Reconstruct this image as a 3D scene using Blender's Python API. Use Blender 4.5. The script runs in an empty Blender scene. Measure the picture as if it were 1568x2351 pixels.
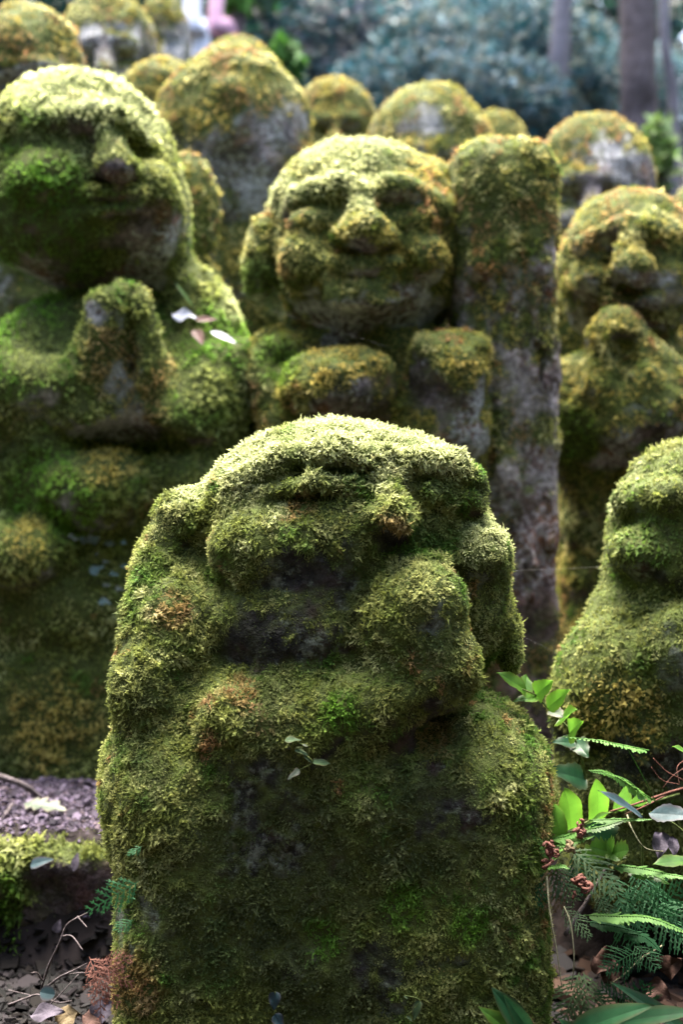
import bpy, math, random
import numpy as np
from mathutils import Vector

random.seed(7)
RNG = np.random.default_rng(11)
SC = bpy.context.scene
COL = SC.collection
R = math.radians

# ------------------------------------------------------------------ camera, sky, sun, exposure
ZC = 0.58                       # camera height
FPX = 3266.7                    # focal length in layout pixels (layout frame 1568 x 2351)
cam_d = bpy.data.cameras.new('camera'); cam = bpy.data.objects.new('camera', cam_d); COL.objects.link(cam)
cam.location = (0, 0, ZC); cam.rotation_euler = (R(90), 0, 0)
cam_d.sensor_fit = 'HORIZONTAL'; cam_d.sensor_width = 24.0; cam_d.lens = 50.0
cam_d.clip_start = 0.05; cam_d.clip_end = 400
cam_d.dof.use_dof = True; cam_d.dof.focus_distance = 1.43; cam_d.dof.aperture_fstop = 4.0
SC.camera = cam

SUN_EL, SUN_AZ = 72.0, -14.0      # elevation; azimuth measured from +Y (behind the statues) towards +X
world = bpy.data.worlds.new('World'); SC.world = world; world.use_nodes = True
wn = world.node_tree; wn.nodes.clear()
sky = wn.nodes.new('ShaderNodeTexSky'); sky.sky_type = 'NISHITA'; sky.sun_disc = False
sky.sun_elevation = R(SUN_EL); sky.sun_rotation = R(SUN_AZ); sky.air_density = 1.0; sky.dust_density = 6.0; sky.ozone_density = 1.0
bg = wn.nodes.new('ShaderNodeBackground'); bg.inputs['Strength'].default_value = 0.15
wo = wn.nodes.new('ShaderNodeOutputWorld')
wn.links.new(sky.outputs[0], bg.inputs[0]); wn.links.new(bg.outputs[0], wo.inputs[0])
sun_d = bpy.data.lights.new('sun', 'SUN'); sun_d.energy = 5.0; sun_d.angle = R(50); sun_d.color = (1.0, 0.93, 0.80)
sun = bpy.data.objects.new('sun', sun_d); COL.objects.link(sun)
_dir = Vector((math.sin(R(SUN_AZ)) * math.cos(R(SUN_EL)), math.cos(R(SUN_AZ)) * math.cos(R(SUN_EL)), math.sin(R(SUN_EL))))
sun.rotation_euler = _dir.to_track_quat('Z', 'Y').to_euler(); sun.location = (0, 4, 8)
vs = SC.view_settings
vs.view_transform = 'Standard'; vs.look = 'None'; vs.gamma = 1.0; vs.use_curve_mapping = False; vs.exposure = 2.9
SC.render.engine = 'CYCLES'
SC.cycles.max_bounces = 6; SC.cycles.diffuse_bounces = 3; SC.cycles.transmission_bounces = 3; SC.cycles.transparent_max_bounces = 4
SC.cycles.use_denoising = True

# ------------------------------------------------------------------ helpers
def P(x, y, d):
    """layout pixel (1568-wide frame) at distance d -> world point"""
    return np.array([(x - 784.0) / FPX * d, d, ZC - (y - 1175.5) / FPX * d])

def tag(o, label=None, cat=None, group=None, kind=None):
    if label: o['label'] = label
    if cat: o['category'] = cat
    if group: o['group'] = group
    if kind: o['kind'] = kind
    return o

def empty(name, loc, label, cat, group=None):
    o = bpy.data.objects.new(name, None); COL.objects.link(o)
    o.location = tuple(loc); o.empty_display_size = 0.05
    return tag(o, label, cat, group)

def wloc(o):
    v = np.zeros(3)
    while o is not None:
        v += np.array(o.location); o = o.parent
    return v

def mesh_obj(name, V, F, mat, parent=None, smooth=True, colors=None, moss=None, mats=None, midx=None):
    """V world verts (n,3); F either list of tuples or (m,k) array; the object's origin is its parent's"""
    V = np.asarray(V, dtype=np.float32)
    if parent is not None: V = V - wloc(parent).astype(np.float32)
    me = bpy.data.meshes.new(name)
    if isinstance(F, np.ndarray) and F.ndim == 2:
        fast_mesh(me, V, [F])
    elif isinstance(F, tuple) and len(F) and isinstance(F[0], np.ndarray):
        fast_mesh(me, V, F)
    else:
        me.from_pydata([tuple(map(float, v)) for v in V], [], [tuple(map(int, f)) for f in F])
    n = len(me.polygons)
    me.polygons.foreach_set('use_smooth', np.full(n, smooth, dtype=bool))
    if mats:
        for m in mats: me.materials.append(m)
        if midx is not None: me.polygons.foreach_set('material_index', np.asarray(midx, dtype=np.int32))
    else: me.materials.append(mat)
    if colors is not None:
        a = me.attributes.new('tint', 'FLOAT_COLOR', 'POINT')
        c4 = np.ones((len(V), 4), dtype=np.float32); c4[:, :3] = colors
        a.data.foreach_set('color', c4.ravel())
    if moss is not None:
        a = me.attributes.new('moss', 'FLOAT', 'POINT'); a.data.foreach_set('value', np.asarray(moss, dtype=np.float32))
    me.update()
    o = bpy.data.objects.new(name, me); COL.objects.link(o)
    if parent is not None: o.parent = parent
    return o

def fast_mesh(me, V, Fs):
    loops = np.concatenate([f.ravel() for f in Fs]).astype(np.int32)
    tot = np.concatenate([np.full(len(f), f.shape[1]) for f in Fs]).astype(np.int32)
    start = np.concatenate([[0], np.cumsum(tot)[:-1]]).astype(np.int32)
    me.vertices.add(len(V)); me.vertices.foreach_set('co', V.ravel())
    me.loops.add(len(loops)); me.loops.foreach_set('vertex_index', loops)
    me.polygons.add(len(tot)); me.polygons.foreach_set('loop_start', start); me.polygons.foreach_set('loop_total', tot)
    me.update(calc_edges=True)

def norm(a): return a / np.maximum(np.linalg.norm(a, axis=-1, keepdims=True), 1e-9)

def _hash(ix, iy, iz, seed):
    h = (ix.astype(np.uint32) * np.uint32(374761393) + iy.astype(np.uint32) * np.uint32(668265263)
         + iz.astype(np.uint32) * np.uint32(2147483647 - 1) + np.uint32(seed * 97 + 13))
    h = (h ^ (h >> np.uint32(13))) * np.uint32(1274126177)
    h = (h ^ (h >> np.uint32(16))) * np.uint32(2246822519)
    return ((h ^ (h >> np.uint32(15))) & np.uint32(0xffffff)).astype(np.float32) / 16777215.0

def vnoise(p, scale, seed=0):
    """value noise in -1..1, p (n,3), feature size = scale"""
    q = p / scale + 1000.0
    i = np.floor(q).astype(np.int64); f = (q - i).astype(np.float32); f = f * f * (3 - 2 * f)
    out = 0
    for dx in (0, 1):
        wx = f[:, 0] if dx else 1 - f[:, 0]
        for dy in (0, 1):
            wy = f[:, 1] if dy else 1 - f[:, 1]
            for dz in (0, 1):
                wz = f[:, 2] if dz else 1 - f[:, 2]
                out = out + wx * wy * wz * _hash(i[:, 0] + dx, i[:, 1] + dy, i[:, 2] + dz, seed)
    return out * 2 - 1

def fbm(p, scale, seed=0, octs=3):
    a, t, s = 1.0, 0.0, 0
    for o in range(octs):
        s = s + a * vnoise(p, scale / 2 ** o, seed + o * 7); t += a; a *= 0.55
    return s / t

def sstep(a, b, x):
    t = np.clip((x - a) / (b - a), 0, 1); return t * t * (3 - 2 * t)

# ------------------------------------------------------------------ materials
class NT:
    def __init__(s, name):
        s.m = bpy.data.materials.new(name); s.m.use_nodes = True
        s.t = s.m.node_tree; s.t.nodes.clear()
    def n(s, typ, **kw):
        nd = s.t.nodes.new(typ)
        for k, v in kw.items():
            if k in nd.inputs: nd.inputs[k].default_value = v
            else: setattr(nd, k, v)
        return nd
    def l(s, a, b): s.t.links.new(a, b)

def ramp(nt, src, stops):
    r = nt.n('ShaderNodeValToRGB'); e = r.color_ramp.elements
    while len(e) < len(stops): e.new(0.5)
    for el, (p, c) in zip(e, stops): el.position = p; el.color = (c[0], c[1], c[2], 1)
    nt.l(src, r.inputs[0]); return r.outputs[0]

def mix(nt, fac, a, b):
    m = nt.n('ShaderNodeMix', data_type='RGBA')
    if isinstance(fac, float): m.inputs[0].default_value = fac
    else: nt.l(fac, m.inputs[0])
    for i, v in ((6, a), (7, b)):
        if isinstance(v, tuple): m.inputs[i].default_value = (*v, 1)
        else: nt.l(v, m.inputs[i])
    return m.outputs[2]

def noise(nt, scale, detail=4, rough=0.6, vec=None):
    n = nt.n('ShaderNodeTexNoise'); n.inputs['Scale'].default_value = scale
    n.inputs['Detail'].default_value = detail; n.inputs['Roughness'].default_value = rough
    if vec is not None: nt.l(vec, n.inputs['Vector'])
    return n.outputs['Fac']

def finish(nt, color, rough=0.85, spec=0.2, bump=None, bstr=0.4, bdist=0.004, translucent=0.0, tcol=None):
    b = nt.n('ShaderNodeBsdfPrincipled')
    if isinstance(color, tuple): b.inputs['Base Color'].default_value = (*color, 1)
    else: nt.l(color, b.inputs['Base Color'])
    b.inputs['Roughness'].default_value = rough; b.inputs['Specular IOR Level'].default_value = spec
    if bump is not None:
        bp = nt.n('ShaderNodeBump'); bp.inputs['Strength'].default_value = bstr; bp.inputs['Distance'].default_value = bdist
        nt.l(bump, bp.inputs['Height']); nt.l(bp.outputs[0], b.inputs['Normal'])
    out = nt.n('ShaderNodeOutputMaterial'); sh = b.outputs[0]
    if translucent > 0:
        t = nt.n('ShaderNodeBsdfTranslucent'); c = tcol if tcol is not None else color
        if isinstance(c, tuple): t.inputs[0].default_value = (*c, 1)
        else: nt.l(c, t.inputs[0])
        mx = nt.n('ShaderNodeMixShader'); mx.inputs[0].default_value = translucent
        nt.l(sh, mx.inputs[1]); nt.l(t.outputs[0], mx.inputs[2]); sh = mx.outputs[0]
    nt.l(sh, out.inputs[0]); return nt.m

def stone_material(name, base, dark, lichen, warm, lich_thr=0.6, soil=(0.032, 0.039, 0.012)):
    nt = NT(name)
    geo = nt.n('ShaderNodeNewGeometry').outputs['Position']
    n1 = noise(nt, 16, 5, 0.7, geo); n2 = noise(nt, 95, 5, 0.7, geo); n3 = noise(nt, 120, 3, 0.7, geo)
    c = ramp(nt, n1, [(0.36, dark), (0.6, base)])
    w = ramp(nt, noise(nt, 14, 3, 0.6, geo), [(0.52, (0, 0, 0)), (0.66, (1, 1, 1))])
    c = mix(nt, w, c, warm)
    al = ramp(nt, noise(nt, 27, 4, 0.65, geo), [(0.46, (0, 0, 0)), (0.62, (.75, .75, .75))])
    c = mix(nt, al, c, (dark[0] * 1.9, dark[1] * 2.1, dark[2] * 1.1))
    vo = nt.n('ShaderNodeTexVoronoi'); vo.inputs['Scale'].default_value = 55; nt.l(geo, vo.inputs['Vector'])
    add = nt.n('ShaderNodeMath', operation='MULTIPLY_ADD'); nt.l(n2, add.inputs[0]); add.inputs[1].default_value = 0.75
    nt.l(noise(nt, 6, 3, 0.5, geo), add.inputs[2])
    l = ramp(nt, add.outputs[0], [(lich_thr + 0.28, (0, 0, 0)), (lich_thr + 0.36, (1, 1, 1))])
    c = mix(nt, l, c, lichen)
    sp = ramp(nt, n3, [(0.36, (0.45, 0.45, 0.45)), (0.64, (1.35, 1.35, 1.35))])
    mm = nt.n('ShaderNodeMix', data_type='RGBA', blend_type='MULTIPLY'); mm.inputs[0].default_value = 1.0
    nt.l(c, mm.inputs[6]); nt.l(sp, mm.inputs[7]); c = mm.outputs[2]
    at = nt.n('ShaderNodeAttribute', attribute_name='moss')
    mossbase = ramp(nt, n2, [(0.35, soil), (0.65, (soil[0] * 2.2, soil[1] * 2.4, soil[2] * 1.6))])
    c = mix(nt, at.outputs['Fac'], c, mossbase)
    h = nt.n('ShaderNodeMath', operation='ADD'); nt.l(n2, h.inputs[0]); nt.l(n3, h.inputs[1])
    return finish(nt, c, 0.9, 0.15, h.outputs[0], 0.9, 0.006)

def moss_material():
    nt = NT('moss_shoots'); a = nt.n('ShaderNodeAttribute', attribute_name='tint')
    return finish(nt, a.outputs['Color'], 0.7, 0.12, translucent=0.5)

def leaf_material(name, c1, c2, scale=60, trans=0.45, rough=0.4, spec=0.4, tboost=1.6):
    nt = NT(name); geo = nt.n('ShaderNodeNewGeometry').outputs['Position']
    n1 = noise(nt, scale, 4, 0.6, geo); n2 = noise(nt, scale * 7, 3, 0.7, geo); c = ramp(nt, n1, [(0.3, c1), (0.7, c2)])
    ve = nt.n('ShaderNodeAttribute', attribute_name='vein'); ed = nt.n('ShaderNodeAttribute', attribute_name='rim')
    vm = nt.n('ShaderNodeMath', operation='MULTIPLY'); nt.l(ve.outputs['Fac'], vm.inputs[0]); vm.inputs[1].default_value = .55
    c = mix(nt, vm.outputs[0], c, tuple(x * .45 for x in c1))
    em = nt.n('ShaderNodeMath', operation='MULTIPLY'); nt.l(ed.outputs['Fac'], em.inputs[0]); nt.l(n1, em.inputs[1])
    c = mix(nt, em.outputs[0], c, (c2[0] * .9 + .03, c2[1] * .55, c2[2] * .5))
    sp = ramp(nt, n2, [(0.30, (.25, .25, .25)), (0.40, (0, 0, 0))]); c = mix(nt, sp, c, (.03, .02, .01))
    t = mix(nt, 0.5, c, tuple(min(1, x * tboost) for x in c2))
    return finish(nt, c, rough, spec, n1, 0.4, 0.002, trans, t)

def plain_material(name, c1, c2, scale=30, rough=0.9, spec=0.15, bstr=0.6, bdist=0.004, detail=5):
    nt = NT(name); geo = nt.n('ShaderNodeNewGeometry').outputs['Position']
    n1 = noise(nt, scale, detail, 0.65, geo)
    return finish(nt, ramp(nt, n1, [(0.32, c1), (0.68, c2)]), rough, spec, n1, bstr, bdist)

def tint_material(name, rough=0.85, spec=0.15, trans=0.0):
    nt = NT(name); a = nt.n('ShaderNodeAttribute', attribute_name='tint')
    return finish(nt, a.outputs['Color'], rough, spec, translucent=trans)

M = {}
M['stone_front'] = stone_material('stone_dark', (0.032, 0.031, 0.029), (0.012, 0.012, 0.012), (0.11, 0.125, 0.10), (0.04, 0.026, 0.022), 0.6)  # darkest of the stone colours
M['stone_mid'] = stone_material('stone_lilac', (0.19, 0.155, 0.165), (0.035, 0.03, 0.03), (0.32, 0.325, 0.33), (0.16, 0.085, 0.055), 0.55)
M['stone_far'] = stone_material('stone_grey', (0.21, 0.18, 0.195), (0.06, 0.055, 0.06), (0.34, 0.345, 0.37), (0.17, 0.11, 0.085), 0.55)
M['stone_pillar'] = stone_material('stone_reddish', (.19, .130, .128), (.034, .024, .023), (.30, .265, .27), (.19, .085, .055), .57)
M['moss'] = moss_material()

# ------------------------------------------------------------------ signed distance sculpting
class Sculpt:
    """A carved stone described in layout pixels at distance d; axes: x right, y down, w away from the camera."""
    def __init__(s, d, box, step, back=0):
        s.d = d + back * d / FPX; s.s = d / FPX; s.step = step; s.back = back
        (s.x0, s.x1), (s.y0, s.y1), (s.w0, s.w1) = box
        s.ax = [np.arange(a, b + step, step, dtype=np.float32) for a, b in box]
        s.f = np.full([len(a) for a in s.ax], 1e3, dtype=np.float32)
        s.g = np.zeros(s.f.shape, dtype=np.int8); s.names = []
    def _sub(s, c, ext):
        sl = []
        for k in range(3):
            a = s.ax[k]
            i = np.searchsorted(a, c[k] - ext[k]); j = np.searchsorted(a, c[k] + ext[k])
            sl.append(slice(max(0, i - 1), min(len(a), j + 1)))
        return tuple(sl)
    def _coords(s, sl, c):
        return (s.ax[0][sl[0]][:, None, None] - c[0], s.ax[1][sl[1]][None, :, None] - c[1], s.ax[2][sl[2]][None, None, :] - c[2])
    def _rot(s, X, Y, W, rot, tilt):
        if rot:
            c, n = math.cos(R(rot)), math.sin(R(rot)); X, Y = c * X + n * Y, -n * X + c * Y
        if tilt:
            c, n = math.cos(R(tilt)), math.sin(R(tilt)); Y, W = c * Y + n * W, -n * Y + c * W
        return X, Y, W
    def _apply(s, sl, d, k, grp, carve):
        f = s.f[sl]
        if carve:
            h = np.clip(0.5 + 0.5 * (-d - f) / k, 0, 1); s.f[sl] = f + (-d - f) * h + k * h * (1 - h)
        else:
            if grp not in s.names: s.names.append(grp)
            gi = s.names.index(grp)
            s.g[sl] = np.where(d < f, gi, s.g[sl])
            h = np.clip(0.5 + 0.5 * (f - d) / k, 0, 1); s.f[sl] = f + (d - f) * h - k * h * (1 - h)
    def _at(s, x, y, w, r):
        # a relief seen at (x, y) from the viewpoint stands nearer than the block's axis: put its centre where it really is
        q = 1 + (w - (0.4 * r if r < 120 else 0) + s.back) / FPX
        return 784 + (x - 784) * q, 1175.5 + (y - 1175.5) * q
    def seen(s, L):
        q = 1 + (L[:, 2] + s.back) / FPX
        return np.stack([784 + (L[:, 0] - 784) / q, 1175.5 + (L[:, 1] - 1175.5) / q, L[:, 2]], 1)
    def ell(s, grp, x, y, w, rx, ry, rw, k=30, rot=0, tilt=0, carve=False):
        x, y = s._at(x, y, w, rw)
        m = max(rx, ry, rw) if (rot or tilt) else None
        ext = [(m or r) + 2.5 * k + 40 for r in (rx, ry, rw)]
        sl = s._sub((x, y, w), ext)
        X, Y, W = s._rot(*s._coords(sl, (x, y, w)), rot, tilt)
        k0 = np.sqrt((X / rx) ** 2 + (Y / ry) ** 2 + (W / rw) ** 2)
        k1 = np.sqrt((X / rx ** 2) ** 2 + (Y / ry ** 2) ** 2 + (W / rw ** 2) ** 2)
        s._apply(sl, (k0 * (k0 - 1) / np.maximum(k1, 1e-6)).astype(np.float32), k, grp, carve)
    def box(s, grp, x, y, w, hx, hy, hw, r=40, k=30, rot=0, tilt=0, carve=False):
        x, y = s._at(x, y, w, hw)
        m = math.hypot(hx, math.hypot(hy, hw)) if (rot or tilt) else None
        ext = [(m or h) + 2.5 * k + 40 for h in (hx, hy, hw)]
        sl = s._sub((x, y, w), ext)
        X, Y, W = s._rot(*s._coords(sl, (x, y, w)), rot, tilt)
        qx, qy, qw = np.abs(X) - (hx - r), np.abs(Y) - (hy - r), np.abs(W) - (hw - r)
        o = np.sqrt(np.maximum(qx, 0) ** 2 + np.maximum(qy, 0) ** 2 + np.maximum(qw, 0) ** 2)
        i = np.minimum(np.maximum(qx, np.maximum(qy, qw)), 0)
        s._apply(sl, (o + i - r).astype(np.float32), k, grp, carve)
    def cap(s, grp, a, b, ra, rb, k=30, carve=False):
        a = np.array([*s._at(*a, ra * 1.3), a[2]], float); b = np.array([*s._at(*b, rb * 1.3), b[2]], float); c = (a + b) / 2; L = np.abs(b - a) / 2
        sl = s._sub(c, L + max(ra, rb) + 2.5 * k + 40)
        X, Y, W = s._coords(sl, a); v = b - a
        t = np.clip((X * v[0] + Y * v[1] + W * v[2]) / max(v @ v, 1e-6), 0, 1)
        d = np.sqrt((X - t * v[0]) ** 2 + (Y - t * v[1]) ** 2 + (W - t * v[2]) ** 2) - (ra + (rb - ra) * t)
        s._apply(sl, d.astype(np.float32), k, grp, carve)
    def displace(s, amp, scale, seed, octs=2, stretch=(1, 1, 1)):
        i = np.where(np.abs(s.f) < amp * 3 + 2.5 * s.step)
        p = np.stack([s.ax[0][i[0]] / stretch[0], s.ax[1][i[1]] / stretch[1], s.ax[2][i[2]] / stretch[2]], 1)
        s.f[i] += amp * fbm(p, scale, seed, octs)
    def mesh(s):
        f = s.f; f[0], f[-1] = 1e3, 1e3; f[:, 0], f[:, :, 0], f[:, :, -1] = 1e3, 1e3, 1e3
        f[:, -1] = 1e3
        inside = f < 0
        n = np.array(f.shape)
        cnt = np.zeros(n - 1, dtype=np.int8)
        for dx in (0, 1):
            for dy in (0, 1):
                for dz in (0, 1):
                    cnt += inside[dx:n[0] - 1 + dx, dy:n[1] - 1 + dy, dz:n[2] - 1 + dz]
        act = np.argwhere((cnt > 0) & (cnt < 8))
        idx = np.full(n - 1, -1, dtype=np.int64); idx[tuple(act.T)] = np.arange(len(act))
        acc = np.zeros((len(act), 3)); num = np.zeros(len(act))
        corners = [(x, y, z) for x in (0, 1) for y in (0, 1) for z in (0, 1)]
        val = {c: f[act[:, 0] + c[0], act[:, 1] + c[1], act[:, 2] + c[2]] for c in corners}
        for c in corners:
            for ax in range(3):
                if c[ax]: continue
                c2 = list(c); c2[ax] = 1; c2 = tuple(c2)
                a, b = val[c], val[c2]; m = (a < 0) != (b < 0)
                t = np.where(m, a / np.where(m, a - b, 1), 0)
                p = np.repeat(np.array(c, float)[None], len(act), 0); p[:, ax] += t
                acc += p * m[:, None]; num += m
        vp = act + acc / num[:, None]
        quads = []
        for ax in range(3):
            sa = [slice(None)] * 3; sb = [slice(None)] * 3; sa[ax] = slice(0, -1); sb[ax] = slice(1, None)
            A, B = inside[tuple(sa)], inside[tuple(sb)]
            e = np.argwhere(A != B); fl = A[tuple(e.T)]
            o1, o2 = [k for k in range(3) if k != ax]
            ok = (e[:, o1] > 0) & (e[:, o2] > 0) & (e[:, o1] < n[o1] - 1) & (e[:, o2] < n[o2] - 1)
            e, fl = e[ok], fl[ok]
            def cell(d1, d2):
                q = e.copy(); q[:, o1] -= d1; q[:, o2] -= d2; return idx[tuple(q.T)]
            q = np.stack([cell(1, 1), cell(0, 1), cell(0, 0), cell(1, 0)], 1)
            flip = fl if ax != 1 else ~fl
            q[~flip] = q[~flip][:, ::-1]
            quads.append(q)
        F = np.concatenate(quads)
        gv = s.g[tuple(np.clip(np.round(vp).astype(int), 0, n - 1).T)]
        L = np.stack([s.ax[0][0] + vp[:, 0] * s.step, s.ax[1][0] + vp[:, 1] * s.step, s.ax[2][0] + vp[:, 2] * s.step], 1)
        c = L.mean(0); fc = L[F].mean(1); nn = np.cross(L[F[:, 2]] - L[F[:, 0]], L[F[:, 3]] - L[F[:, 1]])
        if ((fc - c) * nn).sum() < 0: F = F[:, ::-1]
        return L, F, gv
    def world(s, L):
        return np.stack([(L[:, 0] - 784) * s.s, s.d + L[:, 2] * s.s, ZC - (L[:, 1] - 1175.5) * s.s], 1)

# ------------------------------------------------------------------ moss shoots
def shoot_template(pairs, bend, width, seed):
    r = np.random.default_rng(seed); V = []; F = []; T = []
    def stem(t): return np.array([0.0, -bend * t * t, t * (1 - 0.12 * bend * t)])
    for i in range(pairs):
        t = 0.12 + 0.78 * i / pairs
        for sgn in (-1, 1):
            a = stem(t); b = stem(t + 0.78 / pairs); w = width * (1 - 0.55 * t) * r.uniform(0.8, 1.25)
            tip = stem(min(1.05, t + 0.26)) + np.array([sgn * w, r.uniform(-.12, .1), 0])
            k = len(V); V += [a, b, tip]; T += [t, t, min(1, t + .25)]; F.append((k, k + 1, k + 2) if sgn > 0 else (k + 1, k, k + 2))
    a = stem(0.8); k = len(V)
    V += [a + [-.06, 0, 0], a + [.06, 0, 0], stem(1.12)]; T += [.8, .8, 1]; F.append((k, k + 1, k + 2))
    return np.array(V), np.array(F), np.array(T)

TPL_FINE = [shoot_template(k, b, w, i) for i, (k, b, w) in enumerate([(2, 0.25, .26), (1, 0.5, .22), (2, 0.1, .28), (1, 0.7, .24)])]
TPL_MID = [shoot_template(1, b, w, 20 + i) for i, (b, w) in enumerate([(0.25, .32), (0.55, .28), (0.1, .36)])]
TPL_FAR = [shoot_template(1, b, w, 40 + i) for i, (b, w) in enumerate([(0.3, .42), (0.6, .40)])]

def build_shoots(pts, nrm, cols, length, tpls, lean=-0.30, spread=0.34, nout=0.6, rng=RNG, clump=.012):
    n = len(pts)
    if n == 0: return np.zeros((0, 3)), np.zeros((0, 3), int), np.zeros((0, 3))
    rv = rng.normal(size=(n, 3)) * spread + .95 * np.stack([vnoise(pts, clump, 61 + k) for k in range(3)], 1)
    dr = nrm * nout + rv; dr[:, 2] += lean * (1 - np.clip(nrm[:, 2], 0, 1))
    dr = norm(dr)
    up = nrm + rng.normal(size=(n, 3)) * 0.25
    side = norm(np.cross(dr, up)); up = norm(np.cross(side, dr))
    L = length * rng.uniform(0.6, 1.3, n)
    which = rng.integers(0, len(tpls), n)
    VV, FF, CC = [], [], []; off = 0
    for k, (tv, tf, tt) in enumerate(tpls):
        m = np.where(which == k)[0]
        if len(m) == 0: continue
        v = (pts[m][:, None, :] + L[m][:, None, None] * (tv[None, :, 0:1] * side[m][:, None, :]
             + tv[None, :, 1:2] * up[m][:, None, :] + tv[None, :, 2:3] * dr[m][:, None, :]))
        VV.append(v.reshape(-1, 3))
        FF.append((tf[None] + (np.arange(len(m)) * len(tv))[:, None, None] + off).reshape(-1, 3))
        g = (0.72 + 0.5 * tt)[None, :, None]
        CC.append((cols[m][:, None, :] * g).reshape(-1, 3)); off += len(m) * len(tv)
    return np.concatenate(VV), np.concatenate(FF), np.clip(np.concatenate(CC), 0, .9)

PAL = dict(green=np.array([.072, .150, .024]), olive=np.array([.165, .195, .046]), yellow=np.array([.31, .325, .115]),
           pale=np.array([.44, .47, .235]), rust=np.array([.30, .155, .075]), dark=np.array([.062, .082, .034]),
           gold=np.array([.40, .315, .085]), fresh=np.array([.11, .25, .026]))

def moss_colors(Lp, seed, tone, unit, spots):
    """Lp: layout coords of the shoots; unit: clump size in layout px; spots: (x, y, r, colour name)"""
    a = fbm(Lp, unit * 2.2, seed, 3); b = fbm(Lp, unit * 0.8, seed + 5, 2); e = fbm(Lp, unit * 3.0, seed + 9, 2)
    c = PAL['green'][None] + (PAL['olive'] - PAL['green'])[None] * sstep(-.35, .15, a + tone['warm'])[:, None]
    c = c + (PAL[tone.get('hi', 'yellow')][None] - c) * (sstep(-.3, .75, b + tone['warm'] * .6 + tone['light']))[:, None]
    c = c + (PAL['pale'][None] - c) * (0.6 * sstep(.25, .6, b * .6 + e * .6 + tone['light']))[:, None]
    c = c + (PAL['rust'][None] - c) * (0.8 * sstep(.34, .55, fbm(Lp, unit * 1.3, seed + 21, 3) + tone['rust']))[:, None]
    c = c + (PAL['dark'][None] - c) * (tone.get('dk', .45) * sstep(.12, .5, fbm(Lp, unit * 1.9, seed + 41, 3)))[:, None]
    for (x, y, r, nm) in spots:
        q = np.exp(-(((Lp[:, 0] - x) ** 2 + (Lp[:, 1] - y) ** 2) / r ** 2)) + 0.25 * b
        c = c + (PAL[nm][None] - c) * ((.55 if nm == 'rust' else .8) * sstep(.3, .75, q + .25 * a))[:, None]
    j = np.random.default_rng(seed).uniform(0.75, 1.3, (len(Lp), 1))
    return c * j * tone.get('gain', 1.0)

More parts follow.
